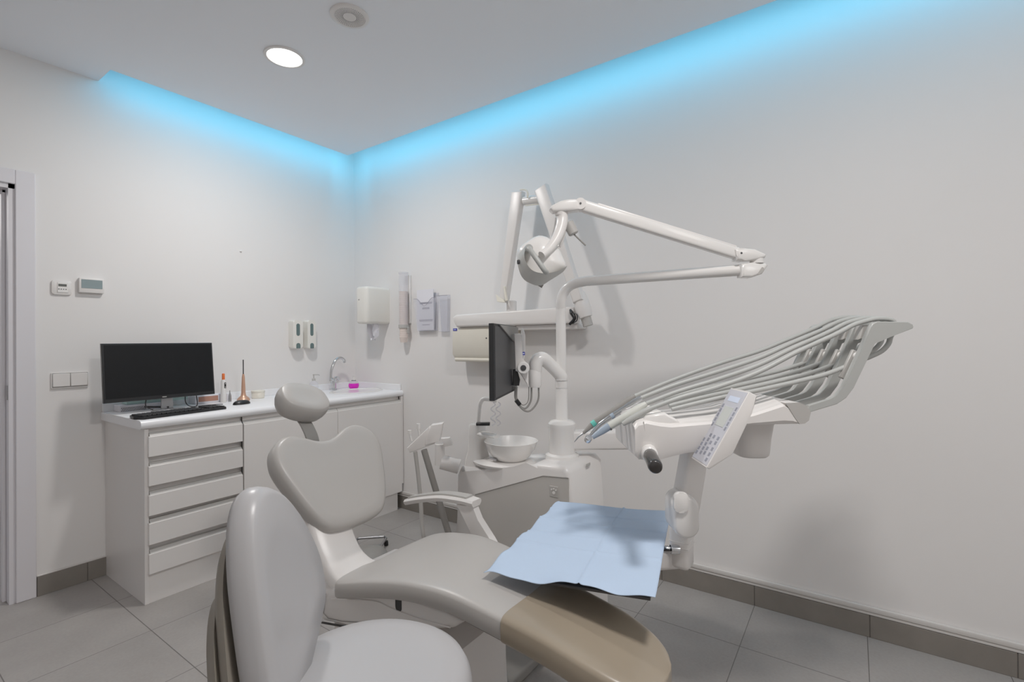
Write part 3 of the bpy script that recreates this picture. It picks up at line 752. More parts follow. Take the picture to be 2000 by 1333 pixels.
# bowl support and bowl
bm = nb(); lathe(bm, [(.05, .655), (.115, .668), (.135, .684), (.137, .692), (.125, .697), (.06, .699), (.001, .699)], BC+Vector((-.02, .03, 0)), n=40, sx=.86, sy=1.18, ref=(1, 0, 0)); obj('bowl_platform', bm, 'white2', t)
bz = .685
bm = nb(); lathe(bm, [(.045, bz), (.052, bz+.004), (.085, bz+.028), (.110, bz+.062), (.1235, bz+.098), (.125, bz+.101), (.122, bz+.1015), (.118, bz+.096), (.100, bz+.058), (.07, bz+.030), (.02, bz+.018), (.001, bz+.017)], BC, n=56); obj('bowl', bm, 'white2', t)
bm = nb(); tube(bm, [(1.76, 1.36, .715), (1.755, 1.32, .712)], .006, 8); obj('nozzle', bm, 'steel', t)
# cup filler tower
TC = Vector((1.80, 1.468, 0))
bm = nb(); L = []
for z, s, dx in ((.66, 1.45, 0), (.69, 1.32, .0), (.73, 1.06, .0), (.80, .98, 0), (.846, .95, .0), (.856, .86, 0)):
    L.append([TC+Vector((u*s, v*s, z)) for u, v in rrect(.085, .068, .022, 5)])
loft(bm, L); tw = obj('cup_tower', bm, 'white2', t)
bm = nb(); L = []
for k, (dx, dy, w, z0, h) in enumerate(((0, 0, .066, .815, .030), (-.01, -.06, .064, .812, .026), (.0, -.115, .05, .806, .016))):
    c = TC+Vector((dx, dy, z0)); L.append([c+Vector((w/2*math.cos(a), 0, 0))*1+Vector((0, 0, h/2*math.sin(a))) for a in [2*PI*j/16 for j in range(16)]])
loft(bm, L); obj('cup_spout', bm, 'white2', tw)
bm = nb(); box(bm, at(943.5, 828.5, 2.255), (.064, .03, .013), axes(RH), .002, 1); obj('cup_sensor', bm, 'black', tw)
# water pipe arch over the tower and its clear curly hoses
pd = 2.30
bm = nb(); tube(bm, [at(934, 826, pd), at(936, 800, pd), at(938, 788, pd), at(944, 780, pd), at(955, 780.5, pd), at(970, 783, pd)], .010, 12, per=6); obj('water_pipe', bm, 'white2', t)
for dx in (0, 10):
    bm = nb(); pts = [at(963+dx+4.5*math.sin(k*1.15), 786+k*3.3, pd-.05) for k in range(15)]
    tube(bm, pts, .0028, 8, per=3); obj('clear_hose', bm, 'clear', t)
# column base
PC = Vector((1.872, 1.050, 0))
bm = nb(); lathe(bm, [(.075, .735), (.072, .75), (.058, .757), (.057, .86), (.060, .868), (.060, .885), (.050, .896), (.030, .902)], PC, n=40); obj('swivel_base', bm, 'white2', t)
# horizontal carrying arm towards the instrument console
q0 = Vector((1.885, 1.04, .812)); q1 = q0+RH*.30
bm = nb(); d = (q1-q0); box(bm, (q0+q1)/2, (d.length, .07, .082), axes(d), .012, 3); obj('carrier_arm', bm, 'white', t)
# assistant's holder on its elbow
hd_ = 2.28
def ah(px, py, d=hd_): return at(px, py, d)
bm = nb(); tube(bm, [at(897, 912, 2.27), at(875, 906, 2.27), at(862, 903, 2.27)], [.034, .034, .033], 16); tube(bm, [at(860, 908, 2.27), at(859.5, 890, 2.27), at(859, 868, 2.27)], [.026, .0235, .022], 18); obj('elbow_arm', bm, 'white', t)
bm = nb(); prism(bm, [ah(830, 871), ah(832, 853), ah(842, 831), ah(865, 827.5), ah(858, 863)], FH*.05, .006, 2); prism(bm, [ah(794.5, 876, 2.288), ah(800, 885.5, 2.288), ah(848, 868, 2.288), ah(851, 848, 2.288), ah(837, 835, 2.288)], FH*.055, .006, 2)
hl = obj('assistant_holder', bm, 'white', t, smooth=30)
bm = nb(); prism(bm, [ah(861, 857, 2.22), ah(878, 856, 2.22), ah(884, 870, 2.22), ah(868, 874, 2.22)], FH*.03, .004, 2); obj('holder_lever', bm, 'white', hl, smooth=30)
for a, b, c in (((817, 828), (817, 838), (820, 855)), ((800, 841), (800, 848), (804, 862))):
    bm = nb(); tube(bm, [ah(*a, 2.31), ah(*b, 2.31)], .009, 12); tube(bm, [ah(*b, 2.31), ah(*c, 2.31)], .0045, 8); obj('suction_tip', bm, 'white2', hl)
bm = nb(); g0 = ah(811, 883, 2.29); tube(bm, [g0, at(817, 930, 2.29), at(822, 985, 2.28), at(826, 1040, 2.26), at(845, 1120, 2.2), at(900, 1150, 2.25), (1.74, 1.45, .12)], .0095, 10, per=6); obj('suction_hose', bm, 'lgrey', t)
bm = nb(); tube(bm, [ah(828, 879, 2.29), at(843, 930, 2.29), at(858, 980, 2.28), at(874, 1035, 2.26), at(900, 1110, 2.24), (1.74, 1.40, .15)], .015, 12, per=6); o = obj('large_suction_hose', bm, 'mgrey', t)

# ================================================================== OPERATING LIGHT
t = thing('operating_light', 'white dental operating light on a cranked double arm rising from the column', 'operating light', PC+Vector((0, 0, .90)))
bm = nb(); pz = on(1096, 742, 0, PC.x).z
lathe(bm, [(.030, .898), (.0265, .905), (.0255, pz-.03)], PC, n=24); lathe(bm, [(.0275, pz-.035), (.0275, pz+.012), (.0225, pz+.014), (.0215, 1.40)], PC, n=24); obj('post', bm, 'white2', t)
bm = nb()
top = [PC+Vector((0, 0, 1.39)), at(1096, 588, 2.13), at(1100, 574, 2.125), at(1109, 562, 2.115), at(1123, 554, 2.10), at(1145, 549.5, 2.075)]
E1 = at(1462, 527, 1.80); dv = (E1-top[-1]).normalized()
sp_ = spline(top, 6)+[top[-1].lerp(E1, k/6) for k in range(1, 7)]
tube(bm, sp_, [.0225]*len(sp_), 16, flat=(1.0, .95)); obj('lower_arm', bm, 'white2', t)
bm = nb(); e = at(1480, 525, 1.80)
prism(bm, [at(1448, 515, 1.78), at(1470, 513, 1.78), at(1497, 513, 1.78), at(1501, 519, 1.78), at(1490, 535, 1.78), at(1470, 542, 1.78), at(1450, 541, 1.78)], FH*.05, .010, 3); lathe(bm, [(.024, -.004), (.024, .022)], at(1478, 513, 1.80), n=20); obj('lower_joint', bm, 'white2', t)
bm = nb(); lathe(bm, [(.021, 0), (.018, .003), (.001, .003)], at(1485, 529, 1.775), axis=(.55, -.55, -.5), n=20, sx=1, sy=.7); obj('joint_cap', bm, 'lgrey', t)
bm = nb()
prism(bm, [at(1436, 487, 1.775), at(1452, 484, 1.775), at(1475, 486, 1.775), at(1498, 496, 1.775), at(1496, 503, 1.775), at(1480, 508, 1.775), at(1455, 509, 1.775), at(1440, 508, 1.775)], FH*.05, .009, 3); obj('upper_joint', bm, 'white2', t)
u0, u1 = at(1442, 497, 1.80), at(1132, 401, 1.80)
d = u0-u1; n = axes(d, (0, 0, 1))
bm = nb(); box(bm, (u0+u1)/2, (d.length, .036, .044), n, .010, 3); ua = obj('upper_arm', bm, 'white2', t)
bm = nb(); m0, m1 = u1.lerp(u0, .10), u1.lerp(u0, .97); nz = n.col[2]; box(bm, (m0+m1)/2+nz*.0195-Vector(n.col[1])*0, ((m1-m0).length, .030, .012), n, .004, 2); obj('arm_cover', bm, 'white', ua)
for c, r in ((u1, .021), (u0, .019)):
    bm = nb(); lathe(bm, [(r, -.024), (r, .024)], c, axis=FH, n=24); pvt = obj('pivot', bm, 'white', t)
    bm = nb(); lathe(bm, [(.004, 0), (.004, .0012)], c-FH*.0245, axis=-FH, n=10); obj('screw', bm, 'dkgrey', pvt)
bm = nb(); prism(bm, [at(1074, 407, 1.775), at(1077, 401, 1.775), at(1096, 391, 1.775), at(1112, 388, 1.775), at(1130, 388, 1.775), at(1134, 409, 1.775), at(1110, 411, 1.775), at(1080, 413, 1.775)], FH*.05, .009, 3); obj('swivel_head', bm, 'white2', t)
bm = nb(); lathe(bm, [(.023, 0), (.022, -.012), (.020, -.02)], at(1095, 411, 1.80), n=20); tube(bm, [at(1096, 412, 1.80), at(1098, 428, 1.80), at(1095, 446, 1.79), at(1087, 466, 1.775), at(1073, 486, 1.755), at(1058, 499, 1.735)], [.0215, .0215, .021, .019, .017, .015], 16, per=6); yk = obj('yoke', bm, 'white', t)
bm = nb(); tube(bm, [at(1087, 425, 1.84), at(1083, 450, 1.85), at(1075, 470, 1.86)], .006, 8, per=4); tube(bm, [at(1103, 450, 1.83), at(1098, 468, 1.84), at(1092, 482, 1.84)], .007, 8, per=4); obj('rear_fork', bm, 'white', yk)
bm = nb(); a, b = at(1109, 434, 1.83), at(1121, 458, 1.83); lathe(bm, [(.014, 0), (.020, .004), (.020, (b-a).length-.004), (.016, (b-a).length)], a, axis=b-a, n=22); sc = obj('spring_cylinder', bm, 'lgrey', t)
bm = nb(); tube(bm, [b, at(1144, 480, 1.83)], .0032, 8); obj('rod', bm, 'mgrey', sc)
# lamp head
def lh(px, py, d=1.80): 
    p = at(px, py, d); return p
O = at(1058, 508, 1.80)
out = [(1010, 489), (1028, 471), (1053, 459), (1076, 466), (1092, 484), (1101, 502), (1107, 520), (1098, 531), (1076, 545), (1056, 556), (1036, 552), (1020, 540), (1012, 516)]
ol = []
for p in out:
    q = at(*p, 1.80)-O; ol.append((q.dot(RH), q.z))
ol = closed_spline(ol, 4)
bm = nb(); pillow(bm, ol, O, RH, ZZ, -FH, [(.55, -.075), (.85, -.072), (.97, -.06), (1.0, -.02), (.985, -.005), (.90, .014), (.72, .032), (.45, .044), (.18, .048)]); hdl = obj('lamp_head', bm, 'white2', t, smooth=60)
bm = nb(); pillow(bm, ol, O+FH*.076, RH, ZZ, FH, [(.84, 0), (.82, .004), (.3, .004)]); obj('lamp_lens', bm, 'clear', hdl)
band_o = [(1013, 497), (1011, 516), (1019, 541), (1035, 553.5), (1056, 558), (1076, 547), (1099, 532), (1108, 520)]
band_i = [(1028, 478), (1024, 500), (1031, 519), (1043, 530), (1060, 534), (1076, 533), (1094, 528), (1106, 520.5)]
bm = nb()
ro = spline([at(*p, 1.79) for p in band_o], 4); ri = spline([at(*p, 1.735) for p in band_i], 4)
rb = spline([at(*p, 1.82) for p in band_o], 4)
loft(bm, [[a, b_, c_] for a, b_, c_ in zip(ro, ri, [r+FH*.03 for r in ri])], closed=True); obj('lower_visor', bm, 'visor', hdl, smooth=50)
bm = nb(); tube(bm, [at(1031, 487, 1.74), at(1035, 488, 1.71), at(1049, 508, 1.69), at(1063, 528, 1.69), at(1067, 532, 1.72)], .0095, 12, per=5); lathe(bm, [(.014, -.02), (.015, .0), (.012, .012)], at(1033, 485, 1.73), axis=-FH, n=18); obj('grip_handle', bm, 'hose', hdl)
bm = nb(); tube(bm, [at(1052, 555, 1.80), at(1060, 560, 1.80)], .007, 10); obj('lower_grip', bm, 'mgrey', hdl)
bm = nb(); box(bm, at(1012.5, 512, 1.775), (.008, .01, .016), None, .002, 1); obj('side_catch', bm, 'dkgrey', hdl)

# ================================================================== UNIT MONITOR ON ITS ARM
t = thing('patient_monitor', 'black flat monitor seen from behind on a white arm off the column', 'monitor', at(1045, 745, 2.1))
n0, n1 = at(966, 784, 1.74), at(1010, 758, 2.14)
wdir = Vector((n1.x-n0.x, n1.y-n0.y, 0)); mw = wdir.length; wdir.normalize(); nrm = ZZ.cross(wdir)      # nrm = towards the screen side
zt = at(972, 631.5, 1.74).z; zb = n0.z
n0.z = 0
def mm(a, b, z): return n0+wdir*a+nrm*b+ZZ*z
bm = nb(); prism(bm, [mm(0, 0, zb), mm(mw, 0, zb), mm(mw, 0, zt), mm(0, 0, zt)], nrm*.020, .002, 1); cs = obj('casing', bm, 'blackm', t, smooth=30)
bm = nb(); prism(bm, [mm(.01, -.0015, zb+.01), mm(mw-.01, -.0015, zb+.01), mm(mw-.01, -.0015, zt-.01), mm(.01, -.0015, zt-.01)], nrm*.003); obj('back_cover', bm, 'dkgrey', cs, smooth=0)
bm = nb(); prism(bm, [mm(.012, .0195, zb+.014), mm(mw-.012, .0195, zb+.014), mm(mw-.012, .0195, zt-.012), mm(.012, .0195, zt-.012)], nrm*.0012); obj('display', bm, 'screen', cs, smooth=0)
bm = nb(); prism(bm, [mm(.06, -.0016, zt-.004), mm(mw, -.0016, zt-.004), mm(mw, -.0016, zt-.075), mm(mw-.10, -.0016, zt-.065)], nrm*-.006, .001, 1); obj('top_bracket', bm, 'mgrey', cs, smooth=30)
bm = nb(); prism(bm, [at(1004.5, 652, 1.99), at(1019.5, 652, 1.99), at(1019.5, 702, 1.99), at(1034, 716, 1.99), at(1033, 724, 1.99), at(1022, 731, 1.99), at(1007, 725, 1.99)], FH*.03, .004, 2); ml = obj('mount_plate', bm, 'white', t, smooth=40)
hk = at(1022, 719, 1.985)
bm = nb(); prism(bm, [at(1018, 640, 2.03), at(1022, 642, 2.03), at(1026, 655, 2.03), at(1026, 690, 2.03), at(1022, 708, 2.03), at(1016, 708, 2.03)], FH*.02, .003, 1); obj('mount_cover', bm, 'white2', t, smooth=40)
bm = nb(); lathe(bm, [(.0255, -.03), (.0255, .004), (.022, .008)], hk, axis=-FH, n=24); obj('tilt_joint', bm, 'white2', t)
bm = nb(); lathe(bm, [(.012, .0), (.012, .0025), (.001, .0026)], hk-FH*.008, axis=-FH, n=20); lathe(bm, [(.006, .002), (.006, .004)], hk-FH*.008, axis=-FH, n=6); obj('hex_screw', bm, 'dkgrey', ml)
bm = nb(); c = at(1022.5, 691, 2.012); box(bm, c, (.012, .003, .014), axes(RH)); o = obj('badge', bm, 'blue', ml, smooth=0)
bm = nb(); box(bm, c-FH*.0018, (.007, .001, .005), axes(RH)); obj('badge_lettering', bm, 'badge', o, smooth=0)
bm = nb(); prism(bm, [at(1002, 722, 2.01), at(1010, 722, 2.01), at(1016, 742, 2.01), at(1014, 754, 2.01), at(1001, 754, 2.01)], FH*.03, .003, 1); obj('cable_clamp', bm, 'black', t, smooth=30)
bm = nb(); prism(bm, [at(1016, 730, 2.02), at(1032, 726, 2.02), at(1032, 756, 2.02)], FH*.025, .003, 1); obj('gusset', bm, 'white', t, smooth=30)
bm = nb(); lathe(bm, [(.024, at(1045, 757, 2.10).z-1.0), (.028, at(1045, 752, 2.10).z-1.0), (.028, at(1045, 724, 2.10).z-1.0), (.024, at(1045, 720, 2.10).z-1.0)], (at(1045, 740, 2.10).x, at(1045, 740, 2.10).y, 1.0), n=24)
tube(bm, [at(1046, 726, 2.10), at(1046.5, 712, 2.10), at(1052, 703, 2.105), at(1062, 702, 2.11), at(1076, 714, 2.12), at(1090, 728, 2.128), at(1096, 736, 2.13), at(1096.5, 743, 2.13)], [.027, .030, .031, .030, .028, .029, .029, .028], 18, per=5); obj('swing_arm', bm, 'white2', t, smooth=60)
for x1, yb_, r, x0 in ((1052, 803, .0042, 1007), (1038, 798, .0042, 1008.5), (1033, 792, .0022, 1010)):
    bm = nb(); tube(bm, [at(x0, 756, 2.06), at(x0, 780, 2.07), at((x0*2+x1)/3, yb_-2, 2.08), at((x0+x1*2)/3, yb_-1, 2.09), at(x1-1, 782, 2.1), at(x1, 756, 2.1)], r, 8, per=6); obj('cable', bm, 'mgrey', t)
bm = nb(); tube(bm, [at(1008, 782, 2.065), at(1015, 791, 2.07)], .0095, 10); obj('ferrite_bead', bm, 'black', t)

# ================================================================== INSTRUMENT CONSOLE
D0, D1 = 1.31, 1.56
t = thing('instrument_console', 'white dentist instrument console with keypad and raised whip arms over the chair', 'instrument console', at(1330, 1110, 1.40))
st = [(1240, 836, 890), (1247, 828, 898), (1262, 823.5, 900), (1290, 829, 898.5), (1312, 831, 893), (1336, 829, 887), (1394, 824, 878), (1436, 818, 868), (1450, 813, 833), (1471, 809, 831), (1530, 790, 829.5), (1548, 797, 829), (1560, 815, 829)]
L = []
for px, pt, pb in st:
    T_, B_ = at(px, pt, D0), at(px, pb, D0)
    r = (T_).dot(RH); ztp, zbt = T_.z, B_.z
    h = ztp-zbt
    yz = [(D0+.006, zbt), (D0, zbt+.2*h), (D0, ztp-.006), (D0+.006, ztp), (D0+.05, ztp+.010), (D0+.10, ztp+.014), (D1-.05, ztp+.010), (D1-.008, ztp), (D1, ztp-.008), (D1, zbt+.2*h), (D1-.006, zbt)]
    L.append([RF(r, f, z) for f, z in yz])
bm = nb(); loft(bm, L); body = obj('console_body', bm, 'white', t, smooth=28)
bm = nb(); a, b = at(1254, 838, D0-.0008), at(1250, 872, D0-.0008); tube(bm, [at(1257, 824, D0-.0005), at(1260, 851, D0-.0005), at(1250, 875, D0-.0005), at(1248, 898, D0-.0005)], .0013, 6); obj('cap_seam', bm, 'lgrey', body)
bm = nb(); tube(bm, [at(1262, 851, D0-.0002), at(1300, 846, D0-.0002), at(1345, 842, D0-.0002)], .0011, 6); obj('side_seam', bm, 'lgrey', body)
# front cradle for the handpieces
c0 = at(1262, 822, D0).dot(RH); zc = at(1262, 822, D0).z-.010
for k in range(5):
    f = D0+.030+.0475*k
    bm = nb()
    prism(bm, [RF(c0-.012, f-.016, zc-.004), RF(c0+.005, f-.016, zc+.020), RF(c0+.055, f-.016, zc+.028), RF(c0+.085, f-.016, zc+.012), RF(c0+.10, f-.016, zc-.002)], FH*.034, .006, 2)
    obj('cradle', bm, 'white2', body, smooth=50)
# joint pod under the body, rear hinge housing
pc = at(1463, 850, 1.43)
bm = nb(); zt_ = at(1468, 829, 1.40).z+.01; zb_ = at(1468, 893, 1.40).z
L = [[Vector((pc.x, pc.y, z))+RH*u*s+FH*v*s for u, v in rrect(.096, .12, .035, 5)] for z, s in ((zb_, .80), (zb_+.006, .90), (zb_+.02, .95), ((zb_+zt_)/2, 1.0), (zt_-.01, 1.12), (zt_+.012, 1.45))]
bm = nb(); loft(bm, L); obj('joint_pod', bm, 'white', t, smooth=50)
hp = [(1535, 788), (1562, 787), (1575, 793), (1584, 806), (1580, 822), (1572, 828), (1562, 829), (1552, 815)]
bm = nb(); prism(bm, [at(*p, D0) for p in hp], FH*(D1-D0), .003, 2); hg = obj('rear_hinge', bm, 'white', t, smooth=40)
bm = nb(); prism(bm, [at(*p, D0-.003) for p in hp], FH*.004); obj('end_cap', bm, 'lgrey', hg, smooth=30)
# handle
bm = nb(); a, b = at(1268, 886, 1.30), at(1281, 914, 1.19); ax = (b-a).normalized(); ln = (b-a).length
lathe(bm, [(.0165, .01), (.0175, .03), (.0180, ln-.012), (.016, ln-.002), (.013, ln)], a, axis=ax, n=24); h_ = obj('handle', bm, 'handle', t, smooth=50)
bm = nb(); lathe(bm, [(.022, -.03), (.0215, .012), (.018, .016)], a, axis=ax, n=24); obj('handle_collar', bm, 'white2', h_)
# keypad
K0 = 1.215
kpoly = [(1464, 765.7), (1479.5, 774), (1468.5, 808), (1433, 887), (1386, 918), (1380, 914)]
bm = nb(); prism(bm, [at(*p, K0) for p in kpoly], FH*.105, .003, 2); kb = obj('keypad', bm, 'white', t, smooth=30)
ka_, kb2 = at(1464, 765.7, K0), at(1380, 914, K0); kx = (kb2-ka_); kl = kx.length; kx.normalize(); kn = kx.cross(FH).normalized()
if kn.dot(RH) > 0: kn = -kn
def kq(u, v, h=0): return ka_+kx*(u*kl)+FH*(v*.105)+kn*h
def kplate(name, u0, u1, v0, v1, m, par, h=.0012):
    bm = nb(); prism(bm, [kq(u0, v0, -.001), kq(u1, v0, -.001), kq(u1, v1, -.001), kq(u0, v1, -.001)], kn*(h+.001)); return obj(name, bm, m, par, smooth=0)
kplate('face_sheet', .02, .98, .04, .96, 'keyface', kb, .0008)
kplate('logo_strip', .10, .17, .22, .78, 'disp2', kb, .0014)
kplate('display', .24, .50, .27, .73, 'display', kb, .0016)
for v in (.10, .82):
    bm = nb()
    for k in range(5):
        u = .22+.065*k; prism(bm, [kq(u, v, .0006), kq(u+.045, v, .0006), kq(u+.045, v+.07, .0006), kq(u, v+.07, .0006)], kn*.001)
    obj('soft_key', bm, 'key', kb, smooth=0)
bm = nb()
for row, (v, us) in enumerate(((.86, (.70, .76, .82, .88)), (.64, (.62, .68, .74, .80, .86)), (.44, (.62, .70, .78, .84)), (.20, (.62, .68, .76, .83, .90)))):
    for u in us: prism(bm, [kq(u, v-.045, .0006), kq(u+.042, v-.045, .0006), kq(u+.042, v+.045, .0006), kq(u, v+.045, .0006)], kn*.001)
obj('key_print', bm, 'key', kb, smooth=0)
# balancing arm under the console
P1, P2 = at(1358, 872, 1.44), at(1336, 1000, 1.40)
d = P2-P1
bm = nb(); box(bm, (P1+P2)/2, (d.length, .062, .075), axes(d, FH), .012, 3); obj('balance_arm', bm, 'white', t, smooth=50)
bm = nb(); L = []
ctr = at(1331, 1001, 1.385)
for k, (s, w) in enumerate(((.82, -.048), (.95, -.044), (1, -.036), (1, .036), (.95, .044), (.82, .048))):
    L.append([ctr+(RH*u+ZZ*v)*s+FH*w for u, v in [(u*1, v) for u, v in rrect(.070, .118, .034, 7)]])
bm = nb(); loft(bm, L); kn_ = obj('knuckle', bm, 'white2', t, smooth=50)
bm = nb(); c = at(1331, 983, 1.330); prism(bm, [c+RH*u+ZZ*v for u, v in rrect(.040, .056, .014, 5)], FH*.012, .003, 2); obj('knuckle_cap', bm, 'white2', kn_)
pt_ = at(1331, 1045, 1.40); pb_ = at(1328, 1106, 1.40)
bm = nb(); box2(bm, (pt_.x-.032, pt_.y-.028, pb_.z), (pt_.x+.032, pt_.y+.028, pt_.z+.03), .012, 3)
for z in (pt_.z-.012, pt_.z-.028): box2(bm, (pt_.x-.033, pt_.y-.029, z), (pt_.x+.033, pt_.y+.029, z+.0022), .001, 1)
obj('post', bm, 'white', t, smooth=50)
q0, q1 = Vector((pt_.x, pt_.y, pb_.z+.028)), Vector((1.325, 1.03, .45)); d = q1-q0
bm = nb(); box(bm, (q0+q1)/2+d.normalized()*.0, (d.length+.03, .056, .055), axes(d), .012, 3); obj('swing_arm', bm, 'white', t, smooth=50)
# whip arms
wh = [(1577, 805), (1580, 792.5), (1623, 780), (1634, 775.5), (1649, 757), (1684, 680), (1699.5, 641), (1704.5, 633), (1714, 628.5), (1774, 629), (1783.5, 634), (1785, 639), (1783, 642), (1741, 658), (1708, 671), (1693, 705), (1668, 758), (1653, 778), (1635, 790), (1585, 805)]
NW = 5; dw = .0615
wa = []
W0 = [at(*p, D0+.004) for p in wh]
for k in range(NW):
    bm = nb(); f = FH*dw*k*.965+RH*(-.004*k)
    prism(bm, [p+f for p in W0], FH*.015, .0015, 1); w_ = obj('whip_arm', bm, 'hose', t, smooth=30); wa.append(w_)
    if k < NW-1:
        kc = at(1671, 696, D0+.03)+f
        bm = nb(); lathe(bm, [(.006, -.014), (.0105, -.010), (.012, 0), (.0105, .010), (.006, .014)], kc, axis=FH, n=16); obj('roller', bm, 'white2', w_)
        kc = at(1690, 648, D0+.03)+f
        bm = nb(); prism(bm, [kc+RH*-.006+ZZ*.018, kc+RH*.012+ZZ*.018, kc+RH*-.004+ZZ*-.022, kc+RH*-.018+ZZ*-.022], FH*.028, .003, 1); obj('hose_guide', bm, 'lgrey', w_, smooth=40)
        kc0, kc1 = at(1680, 668, D0+.012)+f, at(1625, 782, D0+.012)+f
        bm = nb(); dd = kc1-kc0
        box(bm, (at(1662, 715, D0+.03)+f), (.085, .034, .010), axes(at(1650, 740, D0)-at(1676, 685, D0), FH), .002, 1); obj('cross_web', bm, 'lgrey', w_, smooth=40)
# handpieces with their hoses
up0 = [(1739, 659), (1747, 640), (1742, 626), (1714, 623), (1693, 627), (1666, 635.5), (1633, 653), (1559, 687), (1480, 728), (1400, 757), (1330, 776), (1272, 798)]
up3 = [(1692, 655), (1700, 632), (1680, 621), (1652, 620.5), (1635, 623), (1618, 628), (1584, 644.5), (1530, 667), (1480, 687), (1400, 712), (1310, 747), (1240, 774)]
lo0 = [(1739, 659), (1735, 672), (1722, 686), (1700, 697), (1672, 708), (1620, 729), (1569, 743), (1480, 763), (1400, 779), (1312, 800)]
lo3 = [(1692, 655), (1688, 668), (1672, 682), (1640, 690), (1592, 703), (1530, 722.5), (1480, 735), (1415, 750), (1350, 765), (1296, 780)]
hp_rows = [
 ('handpiece', 'plain grey handpiece lying nearest in the console cradles', [((1272, 798), .0075), ((1255, 806), .0085), ((1228, 822), .0085), ((1216, 829), .006)], 'hose'),
 ('contra_angle_handpiece', 'pale handpiece with round angled head and blue sleeve on the console', [((1262, 789), .0075), ((1250, 797), .0115), ((1212, 820), .0115), ((1190, 833), .0112)], 'hpgrey'),
 ('air_water_syringe', 'slim chrome handpiece between grey scaler and pale contra angle', [((1252, 778), .007), ((1243, 783), .0085), ((1228, 793), .009), ((1215, 800), .006), ((1197, 812), .0075), ((1172, 829), .0065), ((1157, 846), .005), ((1151, 856), .0045)], 'chrome'),
 ('scaler_handpiece', 'dark grey scaler handpiece with teal ring and thin curved tip', [((1240, 774), .007), ((1228, 781), .0095), ((1197, 803), .0098), ((1160, 827), .0098), ((1139, 847), .0045)], 'mgrey'),
]
for i in range(4):
    s = i/3; f = D0+.030+.0615*i
    nm, lb, seg, mt_ = hp_rows[i]
    fe = D0+.030+.0475*i + (.02 if i == 3 else 0)
    def P_(a, b): return (a[0]+(b[0]-a[0])*s, a[1]+(b[1]-a[1])*s)
    ups = [at(*P_(a, b), f+(fe-f)*k/(len(up0)-1)) for k, (a, b) in enumerate(zip(up0, up3))]
    end = at(*seg[0][0], fe); ups[-1] = end; ups[-2] = ups[-3].lerp(end, .55)+Vector((0, 0, .004))
    los = [at(*P_(lo0[min(k, len(lo0)-1)], lo3[min(k, len(lo3)-1)]), f+(fe-f)*k/(len(lo0)-1)+.004) for k in range(len(lo0))]
    hnd = thing(nm, lb, 'dental handpiece', end, 'handpieces on the instrument console')
    bm = nb(); tube(bm, [at(*p, fe) for p, r in seg], [r for p, r in seg], 16, per=0); obj('body', bm, mt_, hnd, smooth=50)
    bm = nb(); tube(bm, los[::-1]+ups[1:], .0066, 10, per=5); obj('hose', bm, 'hose', hnd)
    if i == 3:
        bm = nb(); tube(bm, [at(1163, 825, fe), at(1156, 830, fe)], .0102, 16); obj('ring', bm, 'teal', hnd)
        bm = nb(); tube(bm, [at(1139, 847, fe), at(1131, 853, fe), at(1125, 860, fe), at(1121.5, 864, fe)], [.003, .0022, .0016, .001], 8, per=5); obj('scaler_tip', bm, 'steel', hnd)
    if i == 1:
        bm = nb(); tube(bm, [at(1190, 833, fe), at(1176, 842, fe), at(1157, 855, fe)], [.0112, .0105, .006], 16); obj('sleeve', bm, 'bluesteel', hnd)
        bm = nb(); hc = at(1149, 858, fe); lathe(bm, [(.008, -.010), (.010, -.007), (.010, .006), (.0085, .009), (.001, .0095)], hc, axis=(-.45, -.5, .55), n=22); obj('head', bm, 'chrome', hnd)
        bm = nb(); tube(bm, [at(1192, 840, fe-.012), at(1195, 838, fe-.012)], .003, 8); obj('mark', bm, 'icon', hnd)
    if i == 2:
        bm = nb(); tube(bm, [at(1199, 811, fe), at(1193, 815, fe)], .0085, 14); obj('ring', bm, 'bluesteel', hnd)

# ================================================================== DENTAL CHAIR
CXC = 1.145
t = thing('dental_chair', 'grey upholstered dental chair with white base, backrest raised', 'dental chair', (1.15, 1.25, 0))
stn = [  # y, left x, right x, top z
 (1.392, 1.06, 1.26, .484), (1.378, .985, 1.36, .492), (1.345, .932, 1.398, .507), (1.29, .924, 1.400, .524), (1.21, .934, 1.385, .545), (1.10, .950, 1.362, .567), (1.00, .958, 1.330, .580), (.90, .963, 1.300, .585),
 (.80, .968, 1.270, .577), (.70, .975, 1.250, .563), (.60, .979, 1.242, .549), (.50, .978, 1.236, .532), (.43, .982, 1.215, .518), (.39, .995, 1.190, .509), (.365, 1.015, 1.16, .502), (.352, 1.05, 1.12, .495)]
def seat_ring(y, xl, xr, zt, th=.078, grow=0., n=36):
    xc, a = (xl+xr)/2, (xr-xl)/2+grow; b = th/2+grow; zc = zt-th/2
    out = []
    for k in range(n):
        ang = 2*PI*k/n; c, s = math.cos(ang), math.sin(ang)
        e = .42
        u = math.copysign(abs(c)**e, c); v = math.copysign(abs(s)**e, s)
        sag = -.010*(1-u*u) if v > 0 else 0
        out.append(Vector((xc+a*u, y, zc+b*v+sag)))
    return out
def dense(st, n=44):
    ys = spline([(s[0], s[1], 0) for s in st], 4); xs_ = spline([(s[0], s[2], s[3]) for s in st], 4)
    return [(p.x, p.y, q.y, q.z) for p, q in zip(ys, xs_)]
ds = dense(stn); m = len(ds)
bm = nb(); L = []
for i, (y, xl, xr, zt) in enumerate(ds):
    e = min(i, m-1-i); th = .078*min(1, .45+.55*(1-(1-min(e/7, 1))**2))
    L.append(seat_ring(y, xl, xr, zt, th))
loft(bm, L); seat = obj('seat', bm, 'leather', t, smooth=70)
